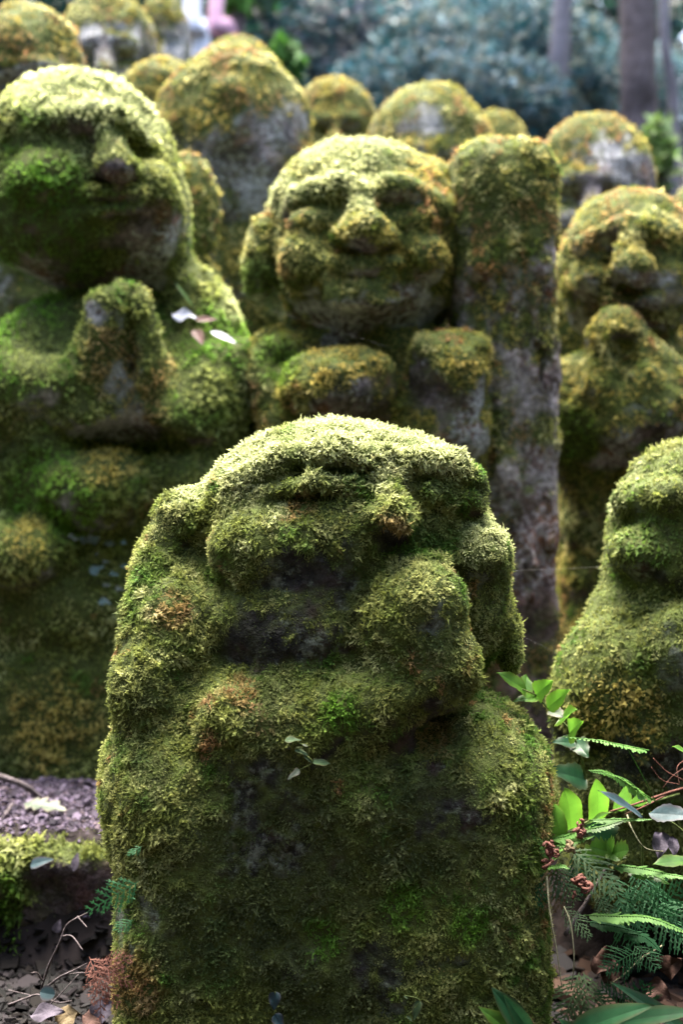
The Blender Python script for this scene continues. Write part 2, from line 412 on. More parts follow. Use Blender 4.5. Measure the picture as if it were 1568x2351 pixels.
STATUE_SURF = {}
def build_statue(name, label, cat, sc, base_y, stone, tone, dens, length, tpls, seed, bare=(), spots=(), group=None,
                 thr=-0.05, subparts=(), min_up=-0.6, unit=45, patches=(), nw=0.9, part_labels=None, minc=.12, hidden=None):
    L, F, gv = sc.mesh(); W = sc.world(L); L = sc.seen(L)
    # smooth normals
    fn = np.cross(W[F[:, 1]] - W[F[:, 0]], W[F[:, 3]] - W[F[:, 0]])
    fn2 = np.cross(W[F[:, 2]] - W[F[:, 0]], W[F[:, 3]] - W[F[:, 1]]) * 0.5
    vn = np.zeros_like(W)
    for k in range(4): np.add.at(vn, F[:, k], fn2)
    vn = norm(vn)
    # moss cover: gathers on upward faces, in hollows and patches, thins out on overhangs
    cover = nw * vn[:, 2] + 0.9 * fbm(L, unit * 2.4, seed + 31, 3) + 0.5 * fbm(L, unit * .55, seed + 33, 3) - thr
    for (x, y, r, amt) in list(bare):
        cover -= amt * np.exp(-(((L[:, 0] - x) ** 2 + (L[:, 1] - y) ** 2) / r ** 2))
    for (x, y, r, amt) in list(patches):
        cover += amt * np.exp(-(((L[:, 0] - x) ** 2 + (L[:, 1] - y) ** 2) / r ** 2))
    cov = sstep(-.3, .35, cover)
    cx = (sc.x0 + sc.x1) / 2
    base = sc.world(np.array([[cx, base_y, 0.0]]))[0]
    root = empty(name, base, label, cat, group)
    A = np.linalg.norm(fn2, axis=1)
    gface = gv[F].astype(int); gmaj = np.sort(gface, 1)[:, 1]
    rng = np.random.default_rng(seed)
    objs = {}
    order = sorted(range(len(sc.names)), key=lambda i: sc.names[i] in dict(subparts))
    for gi in order:
        nm = sc.names[gi]; fi = np.where(gmaj == gi)[0]
        if len(fi) == 0: continue
        # shoots on this part
        front = np.clip(0.55 - 0.85 * vn[F[fi, 0], 1], 0.04, 1.0)          # the turned-away side carries thinner moss
        fc = cov[F[fi]].mean(1)
        hide = np.ones(len(fi)) if hidden is None else np.where(L[F[fi, 0], 1] > hidden, .12, 1.0)
        ex = A[fi] * hide * dens * (minc + (1 - minc) * fc) * front
        cnt = np.floor(ex + rng.random(len(fi))).astype(int)
        rep = np.repeat(np.arange(len(fi)), cnt)
        u, v = rng.random(len(rep)), rng.random(len(rep)); q = F[fi[rep]]
        def bil(X): return (X[q[:, 0]] * ((1 - u) * (1 - v))[:, None] + X[q[:, 1]] * (u * (1 - v))[:, None]
                            + X[q[:, 2]] * (u * v)[:, None] + X[q[:, 3]] * ((1 - u) * v)[:, None])
        pw, pl, pn = bil(W), bil(L), norm(bil(vn))
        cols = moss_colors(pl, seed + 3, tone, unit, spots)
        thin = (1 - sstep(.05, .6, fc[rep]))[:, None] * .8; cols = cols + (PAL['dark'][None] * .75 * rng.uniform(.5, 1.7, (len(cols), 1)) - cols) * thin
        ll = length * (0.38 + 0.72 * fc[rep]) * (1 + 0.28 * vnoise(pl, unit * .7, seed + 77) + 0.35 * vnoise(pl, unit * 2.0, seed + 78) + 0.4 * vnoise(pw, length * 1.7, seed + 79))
        SV, SF, SCc = build_shoots(pw - pn * (length * 0.12), pn, cols, ll, tpls, rng=rng, clump=length * 1.5)
        used, inv = np.unique(F[fi].ravel(), return_inverse=True)
        BV, BF, bm = W[used], inv.reshape(-1, 4), cov[used]
        sub = dict(subparts).get(nm)
        if sub is None:
            o = mesh_obj(nm.split('#')[0], BV, BF, stone, root, moss=bm)
            if len(SV): tag(mesh_obj('moss', SV, SF.astype(np.int64), M['moss'], o, colors=SCc), kind='stuff')
        else:
            par = objs[sub]; nb = len(BV)
            o = mesh_obj(nm.split('#')[0], np.concatenate([BV, SV]), (BF, SF + nb), None, par,
                         colors=np.concatenate([np.ones((nb, 3)), SCc]), moss=np.concatenate([bm, np.ones(len(SV))]),
                         mats=[stone, M['moss']], midx=[0] * len(BF) + [1] * len(SF))
        if part_labels and nm in part_labels: o['label'] = part_labels[nm]
        objs[nm] = o
    STATUE_SURF[label] = (L, W, vn)
    return root

def surf_point(label, x, y, out=0.0):
    """front-most surface point of a statue under layout pixel (x, y)"""
    L, W, vn = STATUE_SURF[label]
    m = np.where((np.abs(L[:, 0] - x) < 14) & (np.abs(L[:, 1] - y) < 14))[0]
    i = m[np.argmin(L[m, 2])]
    return W[i] + vn[i] * out, vn[i]

# ------------------------------------------------------------------ terrain
def ground_h(x, y):
    """height of the ground; flat hollow in front, a terrace, then steps up the hillside"""
    h = np.zeros_like(x)
    edge = np.where(x < -0.05, 1.78, 1.98)
    h = h + 0.165 * sstep(0.0, 0.05, y - edge)
    h = h + 0.42 * sstep(2.62, 2.72, y) + 0.25 * sstep(3.15, 3.3, y) + 0.26 * np.clip(y - 3.6, 0, 60)
    return h

def build_ground():
    ys = np.unique(np.concatenate([np.linspace(-60, -1, 16), np.linspace(-1, 1.2, 14), np.linspace(1.2, 3.6, 120), np.linspace(3.6, 14, 60), np.linspace(14, 120, 24)]))
    xs = np.unique(np.concatenate([np.linspace(-80, -4, 16), np.linspace(-4, -1.2, 12), np.linspace(-1.2, 1.2, 110), np.linspace(1.2, 4, 12), np.linspace(4, 80, 16)]))
    X, Y = np.meshgrid(xs, ys, indexing='ij')
    p = np.stack([X.ravel(), Y.ravel(), np.zeros(X.size)], 1)
    Z = ground_h(X.ravel(), Y.ravel()) + 0.012 * fbm(p, 0.12, 3, 3) * (np.abs(p[:, 0]) < 3) + 0.10 * fbm(p, 1.7, 5, 2) * (np.abs(Y.ravel()) > 3.4)
    p[:, 2] = Z
    nx, ny = len(xs), len(ys)
    i = np.arange(nx * ny).reshape(nx, ny)
    F = np.stack([i[:-1, :-1].ravel(), i[1:, :-1].ravel(), i[1:, 1:].ravel(), i[:-1, 1:].ravel()], 1)
    return tag(mesh_obj('ground', p, F, plain_material('forest_soil', (0.008, 0.0065, 0.006), (0.03, 0.023, 0.023), 22)), 'dark forest soil rising in steps up the hillside', kind='structure')  # soil colours lowered to carry the shade of the front hollow
build_ground()

# ------------------------------------------------------------------ statues
GRP = 'moss covered stone figures on the slope'
T_FRONT = dict(warm=.0, light=.10, rust=-.03, dk=.7)
T_LEFT = dict(warm=.0, light=.18, rust=-.04, gain=1.45)
T_MID = dict(warm=.14, light=.2, rust=.15, hi='gold', gain=1.3)
T_FAR = dict(warm=.34, light=.2, rust=.19, hi='gold', gain=1.2)

# 1 the front figure: upturned laughing face, hand at the chin
s = Sculpt(1.47, ((200, 1330), (930, 2520), (-470, 400)), 7, 130)
s.box('torso', 762, 2090, 10, 494, 470, 330, r=180, k=10)
s.ell('torso', 770, 1790, 20, 495, 230, 320, k=80)
s.ell('arm', 1095, 1800, -60, 160, 235, 230, k=50, rot=-12)
s.ell('arm#2', 385, 1790, -30, 150, 230, 250, k=60, rot=4)
s.ell('head', 782, 1252, 60, 335, 292, 300, k=30)
s.ell('head', 600, 1170, 20, 150, 130, 170, k=70)
s.ell('head', 780, 1114, 60, 262, 144, 215, k=60)
s.ell('head', 1040, 1380, 90, 130, 190, 220, k=50)
s.ell('head', 690, 1425, -35, 235, 175, 245, k=60)
s.ell('head', 668, 1256, -140, 196, 110, 132, k=34, rot=-4)      # left cheek
s.ell('head', 1078, 1275, -16, 102, 88, 162, k=30)              # right cheek
s.ell('head', 1085, 1370, 10, 82, 130, 140, k=40)
s.cap('head', (545, 1110, -110), (640, 1058, -165), 30, 34, k=30)    # left brow
s.cap('head', (640, 1058, -165), (760, 1036, -185), 34, 34, k=26)
s.cap('head', (760, 1036, -185), (870, 1056, -175), 34, 32, k=24)
s.cap('head', (955, 1052, -180), (1040, 1068, -140), 28, 30, k=22)   # right brow
s.cap('head', (1040, 1068, -140), (1100, 1110, -85), 30, 26, k=22)
s.ell('head', 775, 1080, -235, 112, 20, 105, k=12, rot=3, carve=True)
s.ell('head', 1035, 1112, -185, 66, 15, 100, k=10, rot=14, carve=True)
s.cap('head', (615, 1132, -190), (715, 1106, -225), 15, 20, k=12)    # lids
s.cap('head', (715, 1106, -225), (845, 1124, -205), 20, 15, k=12)
s.cap('head', (985, 1130, -185), (1092, 1152, -105), 20, 20, k=12)
s.ell('head', 750, 1140, -265, 100, 10, 75, k=8, carve=True)
s.ell('head', 1052, 1184, -185, 76, 18, 105, k=12, rot=6, carve=True)
s.cap('nose', (888, 1062, -168), (900, 1178, -240), 30, 40, k=34)
s.ell('nose', 900, 1194, -222, 58, 34, 60, k=28)
s.ell('head', 940, 1290, -170, 95, 28, 80, k=20)               # lip
s.ell('head', 852, 1255, -310, 12, 80, 70, k=16, carve=True)
s.ell('head', 968, 1220, -270, 14, 55, 80, k=16, carve=True)
s.cap('hand', (958, 1392, -258), (985, 1525, -235), 86, 114, k=16)
s.ell('hand', 985, 1383, -255, 86, 80, 80, k=40)
s.ell('hand', 890, 1450, -235, 60, 110, 80, k=50)
s.ell('head', 690, 1540, -40, 270, 100, 205, k=40)
s.ell('head', 960, 1190, 60, 150, 170, 225, k=60)
s.ell('ear', 416, 1196, 10, 74, 78, 105, k=44, rot=34)
s.ell('ear', 362, 1310, 30, 60, 120, 130, k=50, rot=14)
s.ell('head', 440, 1320, -120, 40, 90, 80, k=34, carve=True)
s.ell('head', 470, 1420, 60, 130, 230, 190, k=40)
s.ell('ear#2', 1165, 1465, 60, 34, 92, 90, k=24, rot=-8)
s.ell('hand#2', 390, 1460, -95, 112, 130, 110, k=80)
s.ell('hand#2', 345, 1580, -100, 88, 150, 150, k=40)
s.cap('arm#3', (535, 1662, -246), (880, 1636, -256), 86, 82, k=64)   # sleeve ledge
s.ell('arm#3', 650, 1735, -245, 160, 100, 90, k=60)
s.ell('torso', 470, 1610, -60, 120, 110, 150, k=60)
s.displace(11, 75, 4, 3); s.displace(6, 30, 9, 2)
A1 = 'foremost moss covered stone figure, laughing with upturned face and fist at chin'
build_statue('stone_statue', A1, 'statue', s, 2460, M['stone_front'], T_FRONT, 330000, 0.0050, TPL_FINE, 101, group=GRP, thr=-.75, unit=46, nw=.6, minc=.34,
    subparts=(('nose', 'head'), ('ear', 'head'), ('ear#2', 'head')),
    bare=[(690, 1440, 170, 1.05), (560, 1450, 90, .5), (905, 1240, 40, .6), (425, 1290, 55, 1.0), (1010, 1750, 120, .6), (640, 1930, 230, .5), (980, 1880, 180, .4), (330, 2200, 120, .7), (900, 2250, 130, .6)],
    spots=[(790, 985, 170, 'pale'), (560, 1040, 110, 'pale'), (1000, 1030, 110, 'pale'), (440, 1110, 60, 'pale'), (1110, 1235, 70, 'pale'), (970, 1330, 70, 'yellow'), (640, 1960, 240, 'dark'), (700, 2250, 200, 'dark'), (980, 1900, 170, 'dark'), (450, 2150, 150, 'dark'), (690, 1160, 42, 'rust'), (395, 1400, 55, 'rust'), (560, 1590, 45, 'rust'), (640, 1175, 30, 'pale'), (900, 1215, 50, 'rust'),  # pale spots and the yellow fist spot paint in top-light highlights
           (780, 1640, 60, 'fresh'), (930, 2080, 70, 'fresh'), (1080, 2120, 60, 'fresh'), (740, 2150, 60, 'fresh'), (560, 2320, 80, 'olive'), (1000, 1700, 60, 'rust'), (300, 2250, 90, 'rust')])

# 2 the tall figure on the left with joined hands
s = Sculpt(2.3, ((-170, 640), (130, 1880), (-330, 330)), 9, 90)
s.box('pedestal', 160, 1680, 20, 300, 210, 250, r=50, k=10)
s.ell('torso', 220, 1080, 40, 390, 420, 270, k=40)
s.ell('torso', 180, 1380, 0, 330, 190, 250, k=50)
s.ell('arm', 480, 950, -50, 110, 190, 160, k=50, rot=-14)
s.cap('arm', (545, 850, -90), (400, 950, -200), 78, 70, k=40)
s.ell('arm#2', 0, 900, -120, 160, 100, 140, k=50, rot=8)
s.cap('arm#2', (-80, 850, -130), (150, 880, -215), 70, 66, k=36)
s.ell('torso', 470, 760, 60, 90, 170, 150, k=50, rot=-22)
s.ell('head', 170, 400, 30, 235, 238, 230, k=50)
s.ell('head', 190, 520, 10, 225, 130, 220, k=60)
s.ell('head', 345, 480, 0, 85, 180, 150, k=50, rot=-8)
s.cap('head', (20, 270, -140), (210, 258, -190), 34, 30, k=34)
s.cap('head', (270, 262, -200), (345, 330, -120), 26, 24, k=26)
s.ell('head', 130, 305, -230, 88, 26, 48, k=30, carve=True)
s.ell('head', 335, 355, -185, 40, 30, 60, k=22, carve=True)
s.cap('nose', (245, 300, -190), (268, 372, -228), 24, 38, k=30)
s.ell('nose', 270, 384, -210, 54, 26, 52, k=26)
s.ell('head', 110, 410, -160, 105, 62, 80, k=30)
s.ell('head', 350, 430, -130, 50, 60, 70, k=30)
s.cap('mouth', (200, 445, -210), (310, 440, -205), 18, 18, k=14)
s.cap('mouth', (200, 482, -208), (310, 478, -200), 17, 17, k=14)
s.ell('head', 230, 720, -260, 260, 90, 150, k=60, carve=True)
s.cap('hand', (245, 706, -262), (225, 930, -190), 50, 98, k=30)
s.cap('hand', (292, 702, -258), (325, 930, -185), 50, 84, k=30)
s.ell('hand', 285, 850, -340, 10, 190, 80, k=12, carve=True)
s.ell('torso', 290, 1015, -250, 130, 45, 130, k=30, carve=True)
s.ell('leg', 220, 1120, -185, 140, 90, 120, k=30)
s.ell('leg#2', 430, 1100, -130, 90, 75, 110, k=30)
s.ell('leg#3', 20, 1270, -205, 150, 80, 110, k=30)
s.displace(11, 90, 14, 3); s.displace(7, 36, 19, 2)
A2 = 'tall mossy green stone figure with joined hands at the left edge'
build_statue('stone_statue', A2, 'statue', s, 1860, M['stone_mid'], T_LEFT, 66000, 0.007, TPL_MID, 202, group=GRP, thr=-.85, minc=.3, unit=42,
    subparts=(('nose', 'head'), ('mouth', 'head')),
    bare=[(270, 390, 45, 1.2), (360, 560, 80, 1.0), (150, 300, 55, .5), (225, 725, 40, .9), (290, 830, 60, .5), (250, 920, 70, .45), (370, 1250, 110, .7), (120, 560, 150, .25)],
    patches=[(330, 240, 90, .6), (430, 760, 110, .5), (60, 400, 120, .3)],
    spots=[(180, 200, 170, 'pale'), (330, 270, 60, 'pale'), (90, 420, 110, 'fresh'), (100, 560, 170, 'green'), (40, 760, 150, 'fresh'), (500, 800, 120, 'fresh'), (120, 1130, 140, 'fresh'), (460, 900, 90, 'fresh'), (60, 840, 90, 'fresh'), (120, 1650, 120, 'gold'), (380, 860, 40, 'rust'), (250, 830, 90, 'rust'), (330, 930, 60, 'rust'), (240, 1060, 80, 'gold'), (60, 1230, 60, 'gold'), (545, 700, 50, 'pale'), (590, 880, 60, 'pale'), (480, 880, 80, 'yellow'), (80, 820, 80, 'yellow')])  # pale spots paint top light on the crown, rim light down the right outline

# 3 the smiling figure in the middle
s = Sculpt(2.25, ((530, 1170), (300, 1820), (-330, 300)), 9, 70)
s.box('torso', 850, 1330, 30, 250, 470, 200, r=90, k=10)
s.ell('torso', 830, 900, 50, 255, 200, 190, k=60)
s.ell('arm', 640, 870, 0, 90, 120, 130, k=40)
s.ell('head', 838, 560, 20, 215, 230, 210, k=40)
s.ell('head', 820, 470, 40, 205, 142, 190, k=50)
s.ell('head', 995, 560, 50, 80, 190, 130, k=50)
s.ell('head', 830, 670, 0, 180, 100, 190, k=50)
s.cap('head', (690, 450, -120), (800, 425, -175), 36, 30, k=26)
s.cap('head', (890, 425, -175), (1010, 470, -110), 30, 34, k=26)
s.ell('head', 745, 468, -205, 58, 20, 46, k=22, carve=True)
s.ell('head', 930, 465, -205, 58, 20, 46, k=22, carve=True)
s.ell('head', 718, 508, -140, 52, 34, 50, k=18)
s.ell('head', 955, 505, -140, 52, 30, 50, k=18)
s.cap('nose', (830, 432, -180), (838, 520, -245), 24, 42, k=22)
s.ell('nose', 838, 534, -212, 76, 28, 58, k=24)
s.ell('head', 700, 592, -130, 62, 66, 70, k=24)
s.ell('head', 965, 580, -130, 64, 60, 70, k=24)
s.cap('mouth', (745, 600, -195), (830, 612, -222), 16, 20, k=12)
s.cap('mouth', (830, 612, -222), (915, 600, -195), 20, 16, k=12)
s.cap('mouth', (755, 638, -195), (830, 660, -218), 16, 22, k=12)
s.cap('mouth', (830, 660, -218), (900, 640, -195), 22, 16, k=12)
s.ell('head', 830, 634, -240, 75, 7, 36, k=10, carve=True)
s.ell('head', 830, 690, -190, 85, 30, 50, k=24)
s.ell('ear', 602, 590, 20, 46, 105, 70, k=22, rot=6)
s.ell('head', 760, 810, -230, 240, 50, 150, k=40, carve=True)
s.ell('hand', 775, 885, -190, 130, 86, 110, k=30)
s.cap('hand', (700, 860, -200), (830, 840, -215), 44, 40, k=20)
s.ell('hand', 850, 850, -210, 60, 40, 60, k=16)
s.ell('hand#2', 1035, 850, -150, 88, 92, 100, k=24)
s.cap('hand#2', (985, 800, -190), (1085, 800, -150), 38, 42, k=20)
s.ell('arm#2', 1020, 990, -110, 100, 120, 120, k=40)
s.displace(13, 62, 24, 3); s.displace(7, 30, 29, 2)
A3 = 'round headed smiling stone figure with broad nose beside the tall pillar'
build_statue('stone_statue', A3, 'statue', s, 1800, M['stone_mid'], T_MID, 95000, 0.006, TPL_MID, 303, group=GRP, thr=-.75, minc=.3, hidden=1120, unit=40,
    subparts=(('nose', 'head'), ('mouth', 'head'), ('ear', 'head')),
    bare=[(940, 690, 50, 1.0), (840, 575, 35, .7), (900, 455, 35, .7), (800, 750, 110, .35), (960, 880, 60, .9), (800, 930, 90, .8), (1060, 950, 80, .6)],
    patches=[(700, 590, 70, .5), (600, 590, 60, .5)],
    spots=[(800, 350, 160, 'pale'), (650, 440, 60, 'pale'), (700, 590, 70, 'yellow'), (600, 640, 60, 'green'), (960, 450, 40, 'rust'), (640, 830, 70, 'fresh'), (790, 880, 90, 'gold')])  # pale spots paint the bright top-lit edge of the crown

# 4 the tall round-topped pillar
s = Sculpt(2.32, ((990, 1320), (300, 1820), (-200, 230)), 9)
s.box('shaft', 1152, 1085, 10, 116, 742, 150, r=64, k=10)
s.ell('shaft', 1142, 450, 10, 112, 122, 140, k=40)
for i, gx in enumerate((1088, 1126, 1168, 1206, 1240)):
    s.cap('shaft', (gx + 4, 640 + 30 * (i % 2), -148 + abs(gx - 1164) * .25), (gx + (i - 2) * 3, 1800, -150 + abs(gx - 1164) * .25), 13, 17, k=12, carve=True)
s.displace(15, 55, 34, 3, (1, 2.2, 1)); s.displace(9, 26, 39, 2, (1, 1.6, 1))
A4 = 'tall round topped stone pillar with bare grooved lilac shaft and mossy cap'
build_statue('stone_pillar', A4, 'pillar', s, 1790, M['stone_pillar'], dict(warm=.14, light=.12, rust=.26, hi='gold', gain=1.3), 70000, 0.006, TPL_MID, 404, thr=.02, minc=.22, unit=40,
    patches=[(1150, 420, 160, .8), (1080, 620, 110, .4), (1110, 900, 120, .25)], bare=[(1250, 900, 90, .5), (1230, 1300, 130, .5)],
    spots=[(1200, 480, 40, 'rust'), (1060, 460, 40, 'rust'), (1100, 700, 60, 'gold')])

# 5 figure with joined hands at the right edge
s = Sculpt(2.5, ((1250, 1720), (400, 1700), (-280, 280)), 9)
s.box('torso', 1470, 1300, 40, 190, 380, 170, r=80, k=10)
s.ell('torso', 1470, 960, 50, 200, 200, 170, k=60)
s.ell('head', 1445, 620, 20, 165, 188, 165, k=40)
s.cap('head', (1340, 560, -110), (1430, 520, -140), 24, 24, k=22)
s.cap('head', (1470, 520, -140), (1570, 560, -90), 24, 24, k=22)
s.ell('head', 1400, 560, -165, 60, 26, 50, k=20, carve=True)
s.cap('nose', (1450, 540, -140), (1455, 610, -185), 20, 36, k=20)
s.ell('nose', 1455, 622, -165, 48, 24, 44, k=16)
s.ell('head', 1370, 640, -100, 50, 44, 56, k=24)
s.ell('head', 1540, 640, -90, 50, 44, 56, k=24)
s.cap('mouth', (1400, 690, -140), (1510, 690, -135), 16, 16, k=12)
s.ell('head', 1450, 800, -200, 190, 50, 110, k=40, carve=True)
s.cap('hand', (1425, 768, -190), (1450, 950, -165), 62, 112, k=20)
s.cap('arm', (1460, 900, -170), (1560, 1000, -110), 90, 100, k=40)
s.cap('arm', (1490, 860, -150), (1570, 960, -90), 74, 90, k=40)
s.ell('arm#2', 1340, 960, -60, 90, 150, 110, k=40)
s.ell('hand', 1440, 800, -260, 26, 34, 36, k=14, carve=True)
s.displace(16, 60, 44, 3); s.displace(8, 30, 49, 2)
A5 = 'stone figure with hands raised before its chest, right of the tall pillar'
build_statue('stone_statue', A5, 'statue', s, 1660, M['stone_mid'], T_MID, 75000, 0.006, TPL_MID, 505, group=GRP, thr=-.5, minc=.25, hidden=1450, unit=40,
    subparts=(('nose', 'head'), ('mouth', 'head')),
    bare=[(1410, 545, 40, .8), (1540, 650, 60, .6), (1490, 960, 60, .5), (1440, 590, 40, .4)],
    patches=[(1310, 1000, 60, .8), (1460, 460, 120, .3)],
    spots=[(1310, 1000, 90, 'fresh'), (1420, 480, 50, 'rust'), (1350, 560, 40, 'rust')])

# 6 nearer figure cut off by the right edge
s = Sculpt(1.74, ((1200, 2040), (960, 2110), (-340, 330)), 9, 60)
s.ell('torso', 1530, 1640, 0, 265, 280, 250, k=40)
s.box('torso', 1560, 1880, 20, 270, 200, 230, r=110, k=60)
s.ell('arm', 1400, 1570, -80, 130, 170, 150, k=50, rot=12)
s.ell('head', 1605, 1215, 0, 208, 212, 215, k=40)
s.ell('head', 1560, 1310, -20, 172, 120, 170, k=50)
s.cap('head', (1440, 1150, -60), (1540, 1135, -180), 34, 34, k=26)
s.ell('head', 1420, 1215, -130, 60, 30, 110, k=26, carve=True)
s.ell('head', 1475, 1265, -110, 70, 60, 80, k=30)
s.ell('torso', 1470, 1385, 0, 110, 60, 150, k=50)
s.ell('hand', 1568, 1500, -200, 90, 110, 80, k=40)
s.displace(13, 85, 54, 3); s.displace(7, 32, 59, 2)
A6 = 'yellow green mossy stone figure half cut off by the right edge above the ferns'
build_statue('stone_statue', A6, 'statue', s, 2060, M['stone_front'], dict(warm=.10, light=.03, rust=-.2), 110000, 0.0056, TPL_MID, 606, minc=.3, group=GRP, thr=-.5, unit=46,
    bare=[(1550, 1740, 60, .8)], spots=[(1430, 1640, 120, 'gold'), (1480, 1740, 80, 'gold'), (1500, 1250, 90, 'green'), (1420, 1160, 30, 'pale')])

def far_statue(label, d, cx, top, rx, ry, base_y, seed, tone=T_FAR, thr=.0, hood=False, face=True, group=GRP, bare=(), patches=(), spots=(), wide=1.25, stone='stone_far', dens=30000, name='stone_statue', lump=False):
    cy = top + ry
    s = Sculpt(d, ((cx - rx * 2.0 - 40, cx + rx * 2.0 + 40), (top - 30, base_y + 60), (-rx * 1.9, rx * 1.9)), max(8, rx / 16))
    s.ell('head', cx, cy, 0, rx, ry, rx * .95, k=20)
    s.ell('head', cx, cy + ry * .55, 0, rx * .9, ry * .62, rx * .88, k=rx * .3)
    s.box('torso', cx, (cy + ry + base_y) / 2 + ry * .2, rx * .15, rx * wide, (base_y - cy - ry) / 2 + ry * .2, rx * .95, r=rx * .5, k=rx * .3)
    s.ell('torso', cx, cy + ry * 1.7, rx * .1, rx * (wide + .1), ry * .8, rx * .95, k=rx * .4)
    if face:
        s.cap('head', (cx - rx * .55, cy - ry * .08, -rx * .72), (cx - rx * .12, cy - ry * .16, -rx * .92), rx * .15, rx * .13, k=rx * .12)
        s.cap('head', (cx + rx * .12, cy - ry * .16, -rx * .92), (cx + rx * .55, cy - ry * .08, -rx * .72), rx * .13, rx * .15, k=rx * .12)
        s.ell('head', cx - rx * .36, cy + ry * .1, -rx * .98, rx * .26, ry * .12, rx * .25, k=rx * .1, carve=True)
        s.ell('head', cx + rx * .36, cy + ry * .1, -rx * .98, rx * .26, ry * .12, rx * .25, k=rx * .1, carve=True)
        s.cap('nose', (cx, cy - ry * .05, -rx * .9), (cx, cy + ry * .34, -rx * 1.12), rx * .11, rx * .2, k=rx * .12)
        s.ell('head', cx - rx * .45, cy + ry * .42, -rx * .72, rx * .27, ry * .22, rx * .25, k=rx * .12)
        s.ell('head', cx + rx * .45, cy + ry * .42, -rx * .72, rx * .27, ry * .22, rx * .25, k=rx * .12)
        s.ell('head', cx, cy + ry * .68, -rx * .92, rx * .3, ry * .07, rx * .18, k=rx * .08, carve=True)
    if hood:
        s.box('hood', cx, cy + ry * .2, rx * .25, rx * 1.12, ry * 1.1, rx * .8, r=rx * .75, k=rx * .15)
    if lump:
        s.cap('head', (cx - rx * .8, cy, -rx * .5), (cx - rx * .1, cy - ry * .55, -rx * .75), rx * .16, rx * .16, k=rx * .15); s.cap('head', (cx - rx * .1, cy - ry * .55, -rx * .75), (cx + rx * .85, cy + ry * .15, -rx * .4), rx * .16, rx * .15, k=rx * .15)
        s.ell('head', cx + rx * .1, cy + ry * .35, -rx * .98, rx * .5, ry * .35, rx * .22, k=rx * .15, carve=True); s.ell('head', cx - rx * .55, cy + ry * .5, -rx * .6, rx * .4, ry * .35, rx * .35, k=rx * .2)
    s.displace(rx * .08, rx * .45, seed, 3); s.displace(rx * .035, rx * .2, seed + 5, 2)
    build_statue(name, label, 'statue', s, base_y, M[stone], tone, dens, 0.0072, TPL_FAR, seed, group=group, thr=thr - .5, unit=rx * .3, minc=.2, hidden=top + 3.2 * ry,
                 subparts=(('nose', 'head'),) if face else (), bare=bare, patches=patches, spots=spots)

far_statue('large dark faced stone head with golden moss cap behind the tall figure with joined hands', 2.95, 533, 112, 186, 215, 1040, 701, thr=.02, face=False, lump=True,
           bare=[(580, 350, 100, .6), (580, 480, 100, .3)], patches=[(360, 180, 60, .4)], spots=[(540, 235, 50, 'rust'), (600, 260, 40, 'rust')])
far_statue('golden moss cap showing just above the large dark faced stone head', 3.6, 545, 76, 95, 110, 800, 711, face=False)
far_statue('low mossy shoulder-like stone head left of the large dark faced head', 3.2, 368, 126, 98, 110, 820, 721, face=False)
far_statue('brown mossy rounded stone head in the top left corner', 2.85, 62, 12, 134, 165, 980, 731, thr=-.02, bare=[(150, 150, 50, .6), (60, 160, 60, .4)], spots=[(40, 110, 60, 'rust')])
far_statue('bluish grey stone head with thin moss next to the top left corner head', 3.35, 238, -25, 118, 140, 840, 741, thr=.35, bare=[(220, 100, 60, .7)])
far_statue('lilac grey stone head mostly bare, under the two pale trunks', 3.9, 372, -20, 62, 110, 760, 751, thr=.7)
far_statue('small golden moss capped head in a gap right of the large dark faced head', 3.5, 768, 168, 95, 120, 800, 761, bare=[(770, 270, 50, .5)])
far_statue('grey faced stone head under a golden moss hood above the smiling figure', 3.15, 985, 196, 150, 170, 960, 771, bare=[(990, 300, 80, .9)], thr=.02)
far_statue('golden mossed head half hidden behind the grey faced hooded head', 3.6, 1142, 248, 80, 110, 830, 781, face=False)
far_statue('pale grey stone face with rusty moss cap between the pillar and the right tree', 2.95, 1362, 264, 140, 170, 1060, 791, thr=.28, bare=[(1370, 400, 110, .8)], patches=[(1270, 330, 60, .5)], spots=[(1320, 320, 70, 'rust'), (1400, 290, 50, 'rust')])
far_statue('mossy stone head only just showing at the right edge beneath the trees', 3.2, 1605, 420, 72, 100, 960, 801, face=False)
far_statue('slim mossy green stone tucked behind the shoulder of the tall figure', 2.62, 425, 345, 75, 130, 1150, 811, tone=T_MID, thr=-.3, face=False, stone='stone_mid', wide=1.0)

# ------------------------------------------------------------------ plant and debris helpers
def crom(pts, n):
    p = [np.array(q, float) for q in pts]; p = [2 * p[0] - p[1]] + p + [2 * p[-1] - p[-2]]
    out = []; m = len(p) - 3
    for i in range(n):
        t = i / (n - 1) * m; k = min(int(t), m - 1); t -= k
        a, b, c, d = p[k:k + 4]
        out.append(0.5 * ((2 * b) + (c - a) * t + (2 * a - 5 * b + 4 * c - d) * t * t + (3 * b - a - 3 * c + d) * t ** 3))
    return np.array(out)

